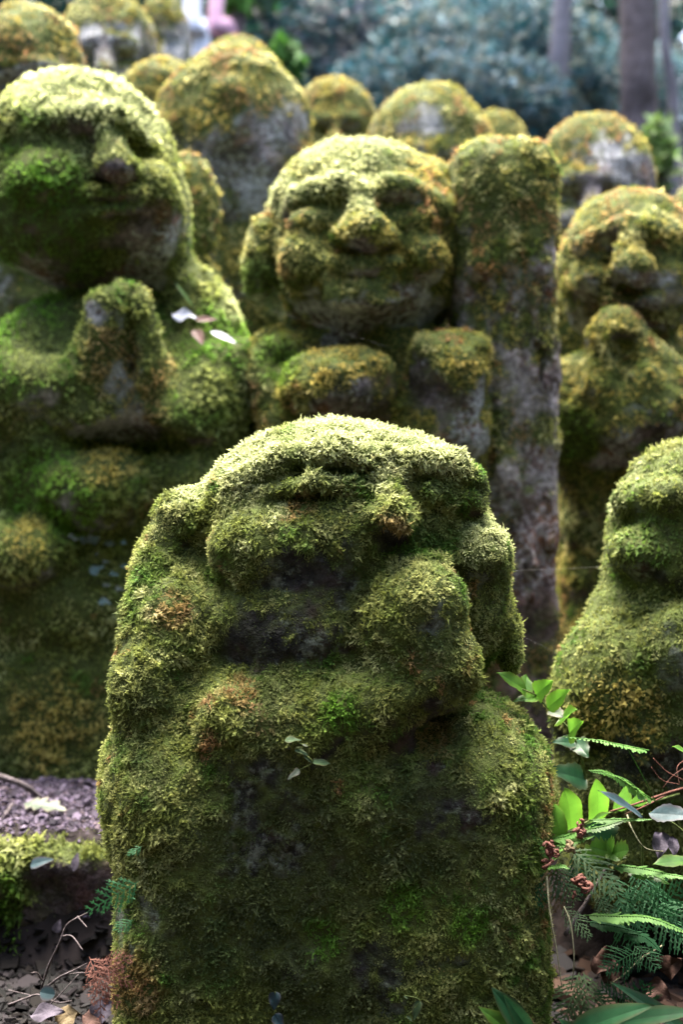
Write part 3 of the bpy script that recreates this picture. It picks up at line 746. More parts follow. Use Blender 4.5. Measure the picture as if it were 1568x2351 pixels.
def tube_geo(path, r0, r1, seg=6, wob=0.0, rng=RNG, bulge=None):
    path = np.asarray(path); n = len(path); V = []; F = []
    tan = norm(np.gradient(path, axis=0)); ref = np.array([0.3, 0.2, 0.93])
    if abs(tan[0] @ norm(ref)) > .9: ref = np.array([1.0, 0.1, 0])
    for i in range(n):
        a = norm(np.cross(tan[i], ref)); b = np.cross(tan[i], a); r = r0 + (r1 - r0) * i / (n - 1)
        if bulge is not None: r *= bulge(i / (n - 1))
        for k in range(seg):
            th = 2 * math.pi * k / seg; rr = r * (1 + wob * rng.normal())
            V.append(path[i] + rr * (math.cos(th) * a + math.sin(th) * b))
    for i in range(n - 1):
        for k in range(seg):
            k2 = (k + 1) % seg; F.append((i * seg + k, i * seg + k2, (i + 1) * seg + k2, (i + 1) * seg + k))
    V = np.array(V); F = [tuple(f) for f in F]
    F.append(tuple(range(seg))[::-1]); F.append(tuple((n - 1) * seg + k for k in range(seg)))
    return V, F

def merge(geos):
    V = []; F = []; o = 0
    for v, f in geos:
        V.append(np.asarray(v)); F += [tuple(i + o for i in q) for q in f]; o += len(v)
    return np.concatenate(V), F

def tube(name, pts, r0, r1, mat, parent=None, n=14, seg=6, wob=0.08):
    v, f = tube_geo(crom(pts, n), r0, r1, seg, wob); return mesh_obj(name, v, f, mat, parent)

def leaf_geo(base, tip, nrm, width, shape='ovate', curl=0.12, fold=0.18, tooth=0.0, nteeth=7, nu=15, wave=0.0, seed=0):
    base, tip, nrm = (np.array(a, float) for a in (base, tip, nrm)); ax = tip - base; L = np.linalg.norm(ax); ax /= L
    nrm = norm(nrm - ax * (nrm @ ax)); sd = np.cross(ax, nrm)
    V = []; F = []; vs_ = (-1, -.55, -.07, 0, .07, .55, 1); r = np.random.default_rng(seed)
    for i in range(nu):
        u = i / (nu - 1)
        if shape == 'ovate': w = (math.sin(math.pi * min(1, u ** 0.62)) ** 0.75) * (1 - .35 * u)
        elif shape == 'lance': w = math.sin(math.pi * u ** .8) ** .9
        elif shape == 'round': w = math.sqrt(max(0, 1 - (2 * u - 1) ** 2)) if u > .5 else min(1, math.sqrt(max(0, 1 - (2 * u - 1) ** 2)) * 1.05)
        elif shape == 'sickle': w = max(0, (1 - u ** 2.6)) ** .62 * (0.80 + .2 * math.sin(math.pi * u)) if u > .04 else .5
        else: w = max(0, (1 - u)) ** .8
        th = 1 + tooth * (((u * nteeth) % 1.0) - .5) * 2
        for v in vs_:
            s = v * width / 2 * w * (th if abs(v) == 1 else 1)
            z = fold * abs(v) * width / 2 * w - curl * L * u * u + wave * width * math.sin(u * 9 + v * 2 + seed) * abs(v)
            bend = 0.10 * L * math.sin(u * 1.7) * (1 if shape == 'sickle' else 0)
            V.append(base + ax * u * L + sd * (s + bend) + nrm * z)
    m = len(vs_)
    for i in range(nu - 1):
        for k in range(m - 1): F.append((i * m + k, i * m + k + 1, (i + 1) * m + k + 1, (i + 1) * m + k))
    return np.array(V), F

def leaf(name, base, tip, nrm, width, mat, parent=None, **kw):
    v, f = leaf_geo(base, tip, nrm, width, **kw); n = len(v) // 7; o = mesh_obj(name, v, f, mat, parent); k = np.arange(len(v)); row, c = k // 7, k % 7
    ve = np.where(c == 3, 1.0, 0) + np.where((row % 2 == 0) & (c != 3), .28, 0); ed = np.where((c == 0) | (c == 6) | (row == n - 1), 1.0, 0)
    for nm, val in (('vein', ve), ('rim', ed)):
        a = o.data.attributes.new(nm, 'FLOAT', 'POINT'); a.data.foreach_set('value', val.astype(np.float32))
    return o

def pinnate(name, pts, nrm, n, plen, pwid, mat, parent, ang=55, droop=0.25, shape='lance', seed=0, taper=0.9, rr=0.0007, start=.05):
    """fern frond: rachis plus many fine pinnae, one mesh"""
    path = crom(pts, n + 2); tan = norm(np.gradient(path, axis=0)); nrm = np.array(nrm, float); r = np.random.default_rng(seed); g = [tube_geo(path, rr, rr * .4, 4)]
    for i in range(1, n + 1):
        t = i / n
        if t < start: continue
        nn = norm(nrm - tan[i] * (nrm @ tan[i])); sd = np.cross(tan[i], nn)
        ln = plen * (1 - taper * t ** 1.6) * min(1, .35 + 3 * t) * r.uniform(.85, 1.15)
        for sg in (-1, 1):
            a = R(ang + r.uniform(-8, 8)); dv = tan[i] * math.cos(a) + sd * sg * math.sin(a) - nn * droop * r.uniform(.3, 1.3)
            dv = norm(dv); b = path[i]
            q = np.cross(dv, nn); q = norm(q); w = pwid * (.6 + .4 * (1 - t))
            V = [b, b + dv * ln * .35 + q * w, b + dv * ln * .75 + q * w * .8, b + dv * ln, b + dv * ln * .75 - q * w * .8, b + dv * ln * .35 - q * w]
            g.append((np.array(V), [(0, 1, 2, 3), (0, 3, 4, 5)]))
    v, f = merge(g); return mesh_obj(name, v, f, mat, parent)

def lacy(name, base, tip, nrm, width, mat, parent, nb=9, seed=0, droop=.35, lw=None):
    """flat lacy fan frond: branches with scale-leaved branchlets, one mesh"""
    base, tip, nrm = (np.array(a, float) for a in (base, tip, nrm)); L = np.linalg.norm(tip - base); ax = (tip - base) / L
    nrm = norm(nrm - ax * (nrm @ ax)); sd = np.cross(ax, nrm); r = np.random.default_rng(seed); g = []
    lw = min(.00125, max(.0006, width * .02)); tw = r.uniform(-.5, .5)
    def pt(u, v): return base + ax * u + sd * v - nrm * (droop * (u * u + 2 * v * v) / L + tw * u * v / L * .8)
    def strip(p0, p1, w):
        n = 6; V = []; F = []
        d = np.array(p1) - np.array(p0); q = np.array([-d[1], d[0]]); q = q / max(np.linalg.norm(q), 1e-9); z = nrm * r.normal() * .0012
        for i in range(n):
            t = i / (n - 1); c = np.array(p0) + d * t; ww = w * (1.0 if i % 2 else .5) * (1 if i < n - 1 else .3)
            V += [pt(*(c - q * ww)) + z * t, pt(*(c + q * ww)) + z * t]
        for i in range(n - 1): F.append((2 * i, 2 * i + 1, 2 * i + 3, 2 * i + 2))
        g.append((np.array(V), F))
    strip((0, 0), (L, 0), lw * .7); nb = max(4, min(nb, int(L / (lw * 4.5))))
    for i in range(nb):
        t = (i + .5) / nb
        for sg in (-1, 1):
            bl = width / 2 * (1 - t * .8) * min(1, .5 + 2.2 * t) * r.uniform(.8, 1.15) * 1.3; a = R(50 + r.uniform(-7, 7))
            p0 = ((t + .25 * (sg > 0) / nb) * L * .93, 0); p1 = (p0[0] + bl * math.cos(a), sg * bl * math.sin(a)); strip(p0, p1, lw)
            m = max(2, int(bl / (lw * 4.6)))
            for j in range(1, m):
                q0 = (p0[0] + (p1[0] - p0[0]) * j / m, p1[1] * j / m); l2 = min(bl * .4, L / nb * .62) * (1 - .45 * j / m)
                for s2 in (-1, 1):
                    b2 = sg * a + s2 * R(40); strip(q0, (q0[0] + l2 * math.cos(b2), q0[1] + l2 * math.sin(b2)), lw * .8)
    v, f = merge(g); return mesh_obj(name, v, f, mat, parent)

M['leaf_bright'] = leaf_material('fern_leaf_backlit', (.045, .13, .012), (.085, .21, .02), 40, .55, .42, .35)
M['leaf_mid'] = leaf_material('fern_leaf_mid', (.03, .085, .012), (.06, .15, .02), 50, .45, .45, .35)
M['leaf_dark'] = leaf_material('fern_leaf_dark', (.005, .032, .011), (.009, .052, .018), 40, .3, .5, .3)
M['leaf_teal'] = leaf_material('lacy_leaf_teal', (.011, .055, .020), (.024, .09, .034), 60, .3, .65, .15)
M['leaf_lime'] = leaf_material('lacy_leaf_lime', (.05, .13, .025), (.10, .21, .05), 60, .45, .55, .2)
M['leaf_blue'] = leaf_material('glossy_blue_leaf', (.012, .030, .036), (.022, .046, .055), 50, .15, .55, .2)
M['leaf_pale'] = leaf_material('pale_leaf', (.07, .09, .065), (.12, .15, .11), 50, .25, .5, .3)
M['leaf_sage'] = leaf_material('sage_leaf', (.03, .06, .026), (.06, .10, .045), 80, .25, .65, .15)
M['leaf_cool'] = leaf_material('cool_leaf', (.075, .14, .13), (.13, .20, .19), 60, .3, .5, .3)
M['leaf_brown'] = plain_material('dead_leaf', (.03, .016, .012), (.08, .042, .034), 60, .8)
M['leaf_rust'] = plain_material('rusty_frond', (.07, .024, .018), (.16, .07, .052), 90, .7)
M['leaf_tan'] = plain_material('tan_frond', (.08, .06, .03), (.16, .12, .07), 90, .7)
M['leaf_grey'] = plain_material('grey_litter', (.035, .03, .04), (.08, .068, .09), 60, .8)
M['petal'] = plain_material('white_petal', (.40, .42, .50), (.55, .56, .64), 60, .6)
M['red'] = plain_material('red_leaf', (.02, .0022, .0018), (.045, .005, .004), 60, .6)
M['twig'] = plain_material('twig_bark', (.04, .032, .033), (.12, .10, .105), 120, .85)
M['twig_red'] = plain_material('reddish_twig', (.05, .022, .016), (.13, .055, .04), 120, .8)
M['stem'] = plain_material('green_stem', (.05, .075, .02), (.11, .14, .04), 120, .7)
M['root'] = plain_material('pale_root', (.10, .10, .06), (.20, .19, .12), 120, .8)
M['soil'] = plain_material('dark_bank_soil', (.006, .005, .005), (.024, .017, .015), 28, .95, .1, .9, .008)
M['ledge'] = stone_material('ledge_stone', (.10, .075, .08), (.025, .02, .022), (.16, .14, .16), (.09, .05, .05), .66)

UPN = np.array([0, -.35, 1.0]); CAMN = np.array([0, -1.0, .35])

# ------------------------------------------------------------------ left terrace, ledge and hollow
s = Sculpt(1.80, ((-260, 420), (1900, 2420), (-90, 330)), 9)
s.box('face', 60, 2195, 110, 300, 258, 110, r=22, k=10)
s.ell('face', 60, 1985, 40, 200, 40, 60, k=40); s.ell('face', -60, 2030, 20, 120, 70, 60, k=40)
s.displace(12, 70, 64, 3); s.displace(7, 28, 66, 2)
A7 = 'dark rough stone ledge edged with yellow green feathery moss, lower left'
build_statue('stone_ledge', A7, 'ledge', s, 2410, M['ledge'], dict(warm=.12, light=.10, rust=-.3), 60000, .012, TPL_FINE, 909, thr=.62, unit=60,
             patches=[(40, 1985, 90, .75), (-40, 2060, 110, 1.0), (190, 1960, 60, .7), (20, 2150, 40, .9)], bare=[(120, 2000, 40, .6)], spots=[(20, 2150, 50, 'fresh'), (-20, 2060, 90, 'fresh')])

def chips(name, n, region, zoff, size, cols, seed, mat, label):
    """loose flat litter flakes and grit lying on the ground: one uncountable mass"""
    r = np.random.default_rng(seed); (x0, x1), (y0, y1) = region
    X, Y = r.uniform(x0, x1, n), r.uniform(y0, y1, n); p = np.stack([X, Y, ground_h(X, Y) + zoff + r.uniform(0, .008, n)], 1)
    a = r.uniform(0, 2 * math.pi, n); sz = size * r.lognormal(0, .45, n)
    nr = norm(np.stack([r.normal(0, .45, n), r.normal(-.1, .45, n), np.ones(n)], 1))
    t = norm(np.cross(nr, np.stack([np.cos(a), np.sin(a), np.zeros(n)], 1))); b = np.cross(nr, t)
    k = 5; th = np.linspace(0, 2 * math.pi, k, endpoint=False)
    rad = r.uniform(.55, 1.1, (n, k)) * sz[:, None]
    V = (p[:, None] + (rad * np.cos(th))[..., None] * t[:, None] + (rad * np.sin(th) * r.uniform(.5, 1, (n, 1)))[..., None] * b[:, None])
    top = V + nr[:, None] * (sz * .22)[:, None, None]
    allV = np.concatenate([V, top], 1).reshape(-1, 3); base = np.arange(n)[:, None] * 2 * k
    F5 = base + k + np.arange(k)[None]
    F4 = np.concatenate([np.stack([base[:, 0] + i, base[:, 0] + (i + 1) % k, base[:, 0] + k + (i + 1) % k, base[:, 0] + k + i], 1) for i in range(k)])
    cc = np.array(cols)[r.integers(0, len(cols), n)] * r.uniform(.6, 1.3, (n, 1))
    return tag(mesh_obj(name, allV, (F5, F4), mat, smooth=False, colors=np.repeat(cc, 2 * k, 0)), label, None, None, 'stuff')
M['chip'] = tint_material('litter_chip')
LIL = [(.075, .058, .088), (.10, .08, .112), (.05, .04, .056), (.075, .056, .066), (.025, .021, .03), (.12, .098, .135)]
chips('leaf_litter', 5600, ((-.62, -.27), (1.80, 2.16)), .004, .0034, LIL, 5, M['chip'], 'lilac grey litter and grit on the terrace at left')
chips('forest_litter', 3400, ((-.50, -.18), (1.45, 1.80)), .004, .0065, [(.005, .0045, .005), (.010, .008, .0095), (.003, .003, .003), (.007, .0055, .005)], 6, M['chip'], 'dead litter, colour darkened for shade, in the hollow at lower left')  # near-black chip colours stand in for shade in the hollow
chips('bank_litter', 2500, ((.15, .62), (1.35, 1.98)), .004, .012, [(.02, .014, .012), (.035, .02, .014), (.012, .011, .012)], 8, M['chip'], 'dark brown litter on the ground at lower right')

def fallen(name, label, base, tip, nrm, w, mat, cat='leaf', group='fallen leaves', **kw):
    o = leaf(name, base, tip, nrm, w, mat, None, **kw); return tag(o, label, cat, group)
def gp(x, y, d, dz=.012):
    """world point on the ground seen near layout pixel x at distance d"""
    q = P(x, y, d); q[2] = float(ground_h(q[0:1], q[1:2])[0]) + dz; return q
fallen('fallen_leaf', 'pale green white star shaped leaf lying on the lilac litter', gp(55, 1890, 1.93, .02), gp(150, 1895, 1.90, .024), (0, -.4, 1), .030, M['leaf_pale'], shape='lance', tooth=.5, nteeth=4)
fallen('fallen_leaf', 'small blue grey leaf on the mossy ledge', P(70, 1985, 1.765), P(120, 1968, 1.755), (0, -.7, .7), .018, M['leaf_blue'], shape='ovate')
fallen('fallen_leaf', 'lilac pointed dead leaf standing on the ledge', P(168, 2000, 1.745), P(178, 1955, 1.75), (0, -1, .2), .010, M['leaf_grey'], shape='lance')
def twig_thing(label, paths, mat, group='twigs', name='twig', r=.0022):
    root = empty(name, paths[0][0], label, 'twig', group)
    for i, p in enumerate(paths):
        tube('stem' if i == 0 else 'side_shoot', p, r * (1 if i == 0 else .7), r * (.6 if i == 0 else .35), mat, root, 16, 6, .12)
    return root
twig_thing('curved grey stick arching over the litter at the left edge', [[P(-25, 1775, 1.95), P(40, 1795, 1.94), P(80, 1820, 1.95), P(125, 1868, 1.99)]], M['twig'], r=.005)
twig_thing('short lilac stick poking in at the left edge of the litter', [[P(-12, 1905, 1.9), P(10, 1875, 1.9), P(28, 1845, 1.92)]], M['twig'], r=.004)
twig_thing('forked bare grey twig standing in the dark hollow', [[P(95, 2268, 1.58), P(112, 2215, 1.56), P(140, 2155, 1.55), P(155, 2120, 1.55), P(200, 2095, 1.54)], [P(178, 2103, 1.545), P(200, 2128, 1.53)], [P(141, 2148, 1.55), P(165, 2148, 1.54), P(190, 2180, 1.52)], [P(97, 2250, 1.57), P(86, 2232, 1.56), P(72, 2232, 1.55)]], M['twig'], r=.0014)
twig_thing('low branching grey twig reaching toward the rusty dead frond', [[P(110, 2262, 1.54), P(140, 2240, 1.53), P(170, 2226, 1.52), P(200, 2210, 1.50)], [P(140, 2240, 1.53), P(180, 2232, 1.52), P(200, 2232, 1.51)], [P(85, 2330, 1.52), P(130, 2290, 1.5), P(180, 2235, 1.5)]], M['twig'], r=.0012)
twig_thing('thin twig lying flat beneath the round teal leaf', [[P(20, 2305, 1.56), P(60, 2290, 1.55), P(90, 2282, 1.54), P(130, 2300, 1.53), P(165, 2296, 1.53)], [P(20, 2272, 1.58), P(70, 2283, 1.56)]], M['twig'], r=.0012)
fallen('fallen_leaf', 'single round teal blue leaf among twigs in the dark hollow', P(92, 2276, 1.53), P(126, 2282, 1.525), (0, -.85, .4), .016, M['leaf_blue'], shape='round', curl=.05)
fallen('fallen_leaf', 'small grey triangular dead leaf on the dark ledge face', P(128, 2140, 1.70), P(137, 2110, 1.70), (0, -1, .3), .013, M['leaf_grey'], shape='ovate')
for i, (x, y, dx, dy, lab, m) in enumerate([(70, 2330, 70, -18, 'curled purple brown dead leaf under the teal leaf', 'leaf_grey'), (190, 2330, 50, 14, 'dark curled dead leaf beside the teal leaf stem', 'leaf_brown'), (215, 2340, 40, -50, 'upright grey dead leaf against the mossy block', 'leaf_grey'), (130, 2345, 44, -24, 'slim pale dead leaf at the bottom of the hollow', 'leaf_tan')]):
    fallen('fallen_leaf', lab, P(x, y, 1.50), P(x + dx, y + dy, 1.49), (.2, -.6, .7), .020 + .003 * i, M[m], shape='lance', wave=.12, curl=.2, seed=i)
# rusty dead frond hanging by the front figure's left foot
root = empty('dead_fern', P(205, 2210, 1.46), 'rusty red dead fern hanging at the lower left of the foremost figure', 'fern')
for i, (x, y) in enumerate([(235, 2290), (262, 2300), (285, 2250), (225, 2330), (275, 2205)]):
    lacy('frond', P(205 + 8 * i, 2195 + 5 * i, 1.42), P(x, y, 1.385), (0, -1, .3), .035, M['leaf_rust'], root, 7, 50 + i)
root = empty('creeping_fern', P(292, 2030, 1.40), 'teal lacy frond sprouting from the left side of the foremost figure', 'fern', 'lacy ferns')
lacy('frond', P(318, 2022, 1.36), P(208, 2084, 1.33), (0, -1, .25), .042, M['leaf_teal'], root, 8, 3)
root = empty('creeping_fern', P(300, 2120, 1.39), 'tiny dark lacy frond below the teal one on the left side', 'fern', 'lacy ferns')
lacy('frond', P(305, 2110, 1.375), P(268, 2130, 1.365), (0, -.9, .5), .025, M['leaf_teal'], root, 5, 4)
root = empty('creeping_fern', P(318, 1955, 1.40), 'smallest pale teal frond high on the left side of the foremost figure', 'fern', 'lacy ferns')
lacy('frond', P(325, 1942, 1.375), P(296, 1956, 1.365), (0, -.8, .6), .014, M['leaf_teal'], root, 5, 4)

# ------------------------------------------------------------------ leaves on the figures
def sprig(label, items, mat, stat, name='creeping_plant', out=.012, w=.6, group='small creeping plants', stem=True):
    b, _ = surf_point(stat, items[0][0], items[0][1], .0)
    root = empty(name, b, label, 'plant', group); pts = []
    for i, (x0, y0, x1, y1) in enumerate(items):
        p, n = surf_point(stat, x0, y0, out); q, n2 = surf_point(stat, x1, y1, out * 1.15)
        nn = norm(np.array([0, -.55, .8])); L = np.linalg.norm(q - p)
        leaf('leaf', p, q, nn, L * w, M[mat[i % len(mat)]], root, shape='ovate', curl=.1, wave=.08, seed=i); pts.append(p)
    if stem and len(pts) > 1: tube('stem', sorted(pts, key=lambda q: -q[2]), .0007, .0005, M['stem'], root, 16, 5)
    return root
sprig('sprig of five small sage leaves on the sleeve of the foremost figure', [(650, 1685, 682, 1688), (718, 1702, 688, 1696), (672, 1722, 700, 1738), (695, 1738, 728, 1752), (728, 1752, 768, 1750), (695, 1768, 655, 1782)], ['leaf_sage', 'leaf_pale', 'leaf_sage', 'leaf_sage', 'leaf_sage', 'leaf_pale'], A1, out=.009)
sprig('pair of blue green leaves at the foot of the foremost figure', [(640, 2265, 632, 2305), (625, 2320, 650, 2345)], ['leaf_blue'], A1, w=.75, out=.02)
sprig('pale ragged sprig low on the right half of the foremost figure', [(918, 2262, 940, 2295), (955, 2290, 938, 2320), (930, 2310, 950, 2335)], ['leaf_sage'], A1, w=.5, out=.018)
sprig('small white green sprig at the bottom edge of the photo', [(540, 2345, 570, 2340), (560, 2352, 530, 2362)], ['leaf_pale'], A1, w=.4, out=.02)
sprig('cluster of round blue green leaves beside the left figure waist', [(150, 1232, 175, 1238), (180, 1240, 205, 1235), (205, 1232, 232, 1240), (215, 1215, 225, 1232), (250, 1240, 275, 1236), (285, 1245, 305, 1240)], ['leaf_pale', 'leaf_cool'], A2, w=.95, out=.022)
sprig('lower bunch of round teal leaves beside the left figure waist', [(220, 1310, 240, 1300), (235, 1290, 255, 1285), (255, 1320, 280, 1318), (240, 1335, 262, 1340), (280, 1300, 302, 1296), (225, 1275, 240, 1265), (235, 1380, 262, 1372), (270, 1350, 290, 1345)], ['leaf_cool', 'leaf_pale'], A2, w=.95, out=.022)
def on_statue(name, label, x0, y0, x1, y1, w, mat, stat, out=.02, group='fallen leaves', cat='leaf', **kw):
    p, _ = surf_point(stat, x0, y0, out); q, _ = surf_point(stat, x1, y1, out)
    return fallen(name, label, p, q, (0, -.75, .65), w, M[mat], cat, group, **kw)
on_statue('fallen_petal', 'broad white petal caught beside the joined hands', 402, 722, 470, 728, .026, 'petal', A2, shape='ovate', group='fallen petals', cat='petal', wave=.2)
on_statue('fallen_petal', 'slim white petal on the elbow right of the joined hands', 482, 775, 545, 795, .012, 'petal', A2, shape='lance', group='fallen petals', cat='petal')
on_statue('fallen_leaf', 'small red leaf touching the broad white petal', 465, 745, 500, 732, .018, 'red', A2, shape='ovate')
on_statue('fallen_leaf', 'dark red leaf between the two white petals', 445, 770, 478, 800, .02, 'red', A2, shape='ovate')
on_statue('grass_blade', 'thin pale green blade slanting above the broad white petal', 405, 648, 436, 700, .006, 'leaf_lime', A2, shape='lance', cat='grass blade', group='grass blades')
on_statue('grass_blade', 'yellow green blade sticking out from the elbow', 520, 735, 560, 735, .007, 'leaf_lime', A2, shape='lance', cat='grass blade', group='grass blades', out=.03)

# ------------------------------------------------------------------ right bank with ferns
s = Sculpt(1.86, ((1180, 2000), (1700, 2420), (-330, 330)), 11)
s.ell('bank', 1640, 2250, 40, 400, 450, 260, k=10); s.ell('bank', 1420, 2400, 0, 240, 230, 200, k=80)
s.displace(26, 110, 74, 3); s.displace(10, 36, 76, 2)
L_, F_, g_ = s.mesh(); tag(mesh_obj('bank', s.world(L_), F_, M['soil']), 'dark soil bank below the right hand figure', kind='structure')

def holly(label, rach, leaflets, group='broad leaved ferns', rm='stem', name='holly_fern'):
    root = empty(name, rach[0], label, 'fern', group); fr = tube('frond', rach, .0014, .0007, M[rm], root, 18, 6)
    for i, (b, t, n, w, m, sh) in enumerate(leaflets):
        leaf('leaflet', b, t, n, w, M[m], fr, shape=sh, tooth=.10 if sh != 'sickle' else .03, nteeth=6, curl=.08, fold=.16, wave=.05, seed=i)
    return root
d = 1.50
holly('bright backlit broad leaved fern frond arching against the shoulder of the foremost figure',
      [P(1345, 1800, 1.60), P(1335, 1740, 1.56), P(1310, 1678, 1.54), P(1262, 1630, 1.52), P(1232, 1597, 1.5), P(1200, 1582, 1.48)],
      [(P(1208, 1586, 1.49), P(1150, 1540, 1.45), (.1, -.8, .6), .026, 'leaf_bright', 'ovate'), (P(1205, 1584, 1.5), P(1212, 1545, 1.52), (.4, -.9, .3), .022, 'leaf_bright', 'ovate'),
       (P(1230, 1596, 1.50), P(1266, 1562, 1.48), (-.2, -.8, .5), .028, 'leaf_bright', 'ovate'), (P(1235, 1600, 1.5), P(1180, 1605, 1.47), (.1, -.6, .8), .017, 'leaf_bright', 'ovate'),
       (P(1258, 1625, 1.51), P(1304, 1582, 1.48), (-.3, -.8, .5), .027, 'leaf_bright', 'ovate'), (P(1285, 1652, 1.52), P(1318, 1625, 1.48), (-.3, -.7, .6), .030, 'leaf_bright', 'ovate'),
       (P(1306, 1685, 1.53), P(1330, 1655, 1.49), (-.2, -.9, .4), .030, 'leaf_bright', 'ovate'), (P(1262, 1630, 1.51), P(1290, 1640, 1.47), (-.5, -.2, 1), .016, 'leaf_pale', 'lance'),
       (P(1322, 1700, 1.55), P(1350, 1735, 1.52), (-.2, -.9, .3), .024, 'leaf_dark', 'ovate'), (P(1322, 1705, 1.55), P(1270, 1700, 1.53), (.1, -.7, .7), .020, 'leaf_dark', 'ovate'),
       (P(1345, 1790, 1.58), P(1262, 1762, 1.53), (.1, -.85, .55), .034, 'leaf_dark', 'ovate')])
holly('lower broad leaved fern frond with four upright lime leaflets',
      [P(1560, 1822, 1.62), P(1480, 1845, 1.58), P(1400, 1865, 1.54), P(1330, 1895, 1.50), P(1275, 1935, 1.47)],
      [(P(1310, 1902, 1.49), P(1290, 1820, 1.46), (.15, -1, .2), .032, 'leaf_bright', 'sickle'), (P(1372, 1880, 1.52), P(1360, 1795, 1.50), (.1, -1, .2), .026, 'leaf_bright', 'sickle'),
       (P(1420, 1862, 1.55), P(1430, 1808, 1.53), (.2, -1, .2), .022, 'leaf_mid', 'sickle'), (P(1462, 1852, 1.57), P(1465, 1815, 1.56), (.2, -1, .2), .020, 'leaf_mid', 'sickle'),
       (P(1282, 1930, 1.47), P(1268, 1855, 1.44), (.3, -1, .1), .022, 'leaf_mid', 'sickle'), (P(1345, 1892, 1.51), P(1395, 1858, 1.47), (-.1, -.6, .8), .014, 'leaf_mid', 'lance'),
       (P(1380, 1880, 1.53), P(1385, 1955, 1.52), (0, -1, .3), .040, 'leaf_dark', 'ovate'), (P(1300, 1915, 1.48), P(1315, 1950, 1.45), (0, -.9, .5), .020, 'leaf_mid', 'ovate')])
holly('blue grey lance leaf on a thin upright stalk above the ferns', [P(1475, 2000, 1.50), P(1476, 1930, 1.49), P(1474, 1868, 1.47)], [(P(1476, 1876, 1.47), P(1384, 1806, 1.43), (.3, -.5, .8), .017, 'leaf_blue', 'lance')], 'single leaved seedlings', name='leafy_seedling')
holly('broad blue leaf touching the right edge of the photo', [P(1600, 1960, 1.52), P(1560, 1900, 1.5), P(1494, 1864, 1.46)], [(P(1490, 1866, 1.46), P(1590, 1868, 1.42), (0, -.8, .6), .022, 'leaf_blue', 'lance')], 'single leaved seedlings', name='leafy_seedling')
holly('green toothed leaf below the broad blue leaf at the right edge', [P(1610, 2040, 1.5), P(1590, 1990, 1.47)], [(P(1590, 1975, 1.46), P(1503, 1975, 1.43), (0, -.5, .9), .020, 'leaf_mid', 'lance')], 'single leaved seedlings', name='leafy_seedling')
holly('lime leaf tip poking in at the right edge beside the mossy arm', [P(1600, 1760, 1.5), P(1580, 1728, 1.48)], [(P(1592, 1735, 1.48), P(1548, 1708, 1.46), (0, -.5, .9), .014, 'leaf_bright', 'lance')], 'single leaved seedlings', name='leafy_seedling')

def fine(label, fr, group='fine feathery ferns', name='feathery_fern'):
    root = empty(name, fr[0][0][0], label, 'fern', group)
    for i, (pts, n, pl, pw, m, nr) in enumerate(fr): pinnate('frond', pts, nr, n, pl, pw, M[m], root, seed=i * 3 + len(pts))
    return root
FL = (.05, -.25, 1)
fine('pale feathery frond held level on a long thin stalk', [([P(1505, 1838, 1.55), P(1470, 1770, 1.53), P(1440, 1716, 1.51)], 3, .002, .001, 'leaf_mid', FL), ([P(1490, 1722, 1.52), P(1440, 1712, 1.50), P(1380, 1700, 1.48), P(1290, 1690, 1.46)], 26, .014, .0022, 'leaf_lime', FL)])
fine('arching feathery frond with lime tip over the blue lance leaf', [([P(1505, 1838, 1.53), P(1450, 1805, 1.5), P(1400, 1775, 1.47), P(1350, 1768, 1.44)], 24, .017, .003, 'leaf_mid', (.3, -.5, .9)), ([P(1480, 1830, 1.52), P(1440, 1790, 1.49), P(1380, 1770, 1.45)], 18, .012, .0026, 'leaf_lime', FL)])
fine('straight narrow feathery frond below the upright lime leaflets', [([P(1355, 1882, 1.47), P(1420, 1880, 1.46), P(1500, 1880, 1.45)], 30, .010, .0018, 'leaf_lime', FL), ([P(1340, 1905, 1.46), P(1390, 1895, 1.45), P(1440, 1880, 1.45)], 16, .012, .002, 'leaf_mid', FL)])
fine('lime comb like frond just above the curled rusty fronds', [([P(1265, 1925, 1.45), P(1310, 1915, 1.44), P(1378, 1885, 1.42)], 16, .018, .0022, 'leaf_lime', (.1, -.3, 1)), ([P(1270, 1935, 1.45), P(1320, 1930, 1.43), P(1365, 1918, 1.42)], 14, .014, .0022, 'leaf_lime', FL)])
fine('small upright feathery frond touching the right flank of the foremost figure', [([P(1262, 2000, 1.43), P(1262, 1970, 1.42), P(1235, 1925, 1.41), P(1200, 1905, 1.40)], 16, .012, .0022, 'leaf_lime', (.1, -.6, .8)), ([P(1262, 1985, 1.43), P(1280, 1955, 1.42), P(1290, 1945, 1.41)], 8, .010, .002, 'leaf_lime', FL), ([P(1255, 1990, 1.42), P(1285, 1985, 1.41), P(1310, 1995, 1.40)], 10, .010, .002, 'leaf_lime', FL)])
fine('long bright feathery frond reaching right to the photo edge', [([P(1400, 1985, 1.47), P(1470, 1992, 1.45), P(1530, 2005, 1.43), P(1600, 2016, 1.41)], 34, .016, .0026, 'leaf_lime', FL), ([P(1440, 2000, 1.47), P(1500, 2010, 1.45), P(1540, 2030, 1.44)], 16, .013, .0026, 'leaf_mid', FL)])
fine('lowest long feathery frond sweeping to the right edge', [([P(1340, 2100, 1.44), P(1420, 2102, 1.43), P(1500, 2108, 1.41), P(1600, 2150, 1.39)], 36, .017, .0026, 'leaf_lime', FL), ([P(1350, 2115, 1.45), P(1410, 2125, 1.44), P(1470, 2140, 1.43)], 18, .014, .0026, 'leaf_teal', FL), ([P(1430, 2140, 1.44), P(1480, 2150, 1.43), P(1520, 2185, 1.42)], 16, .016, .003, 'leaf_teal', FL)])

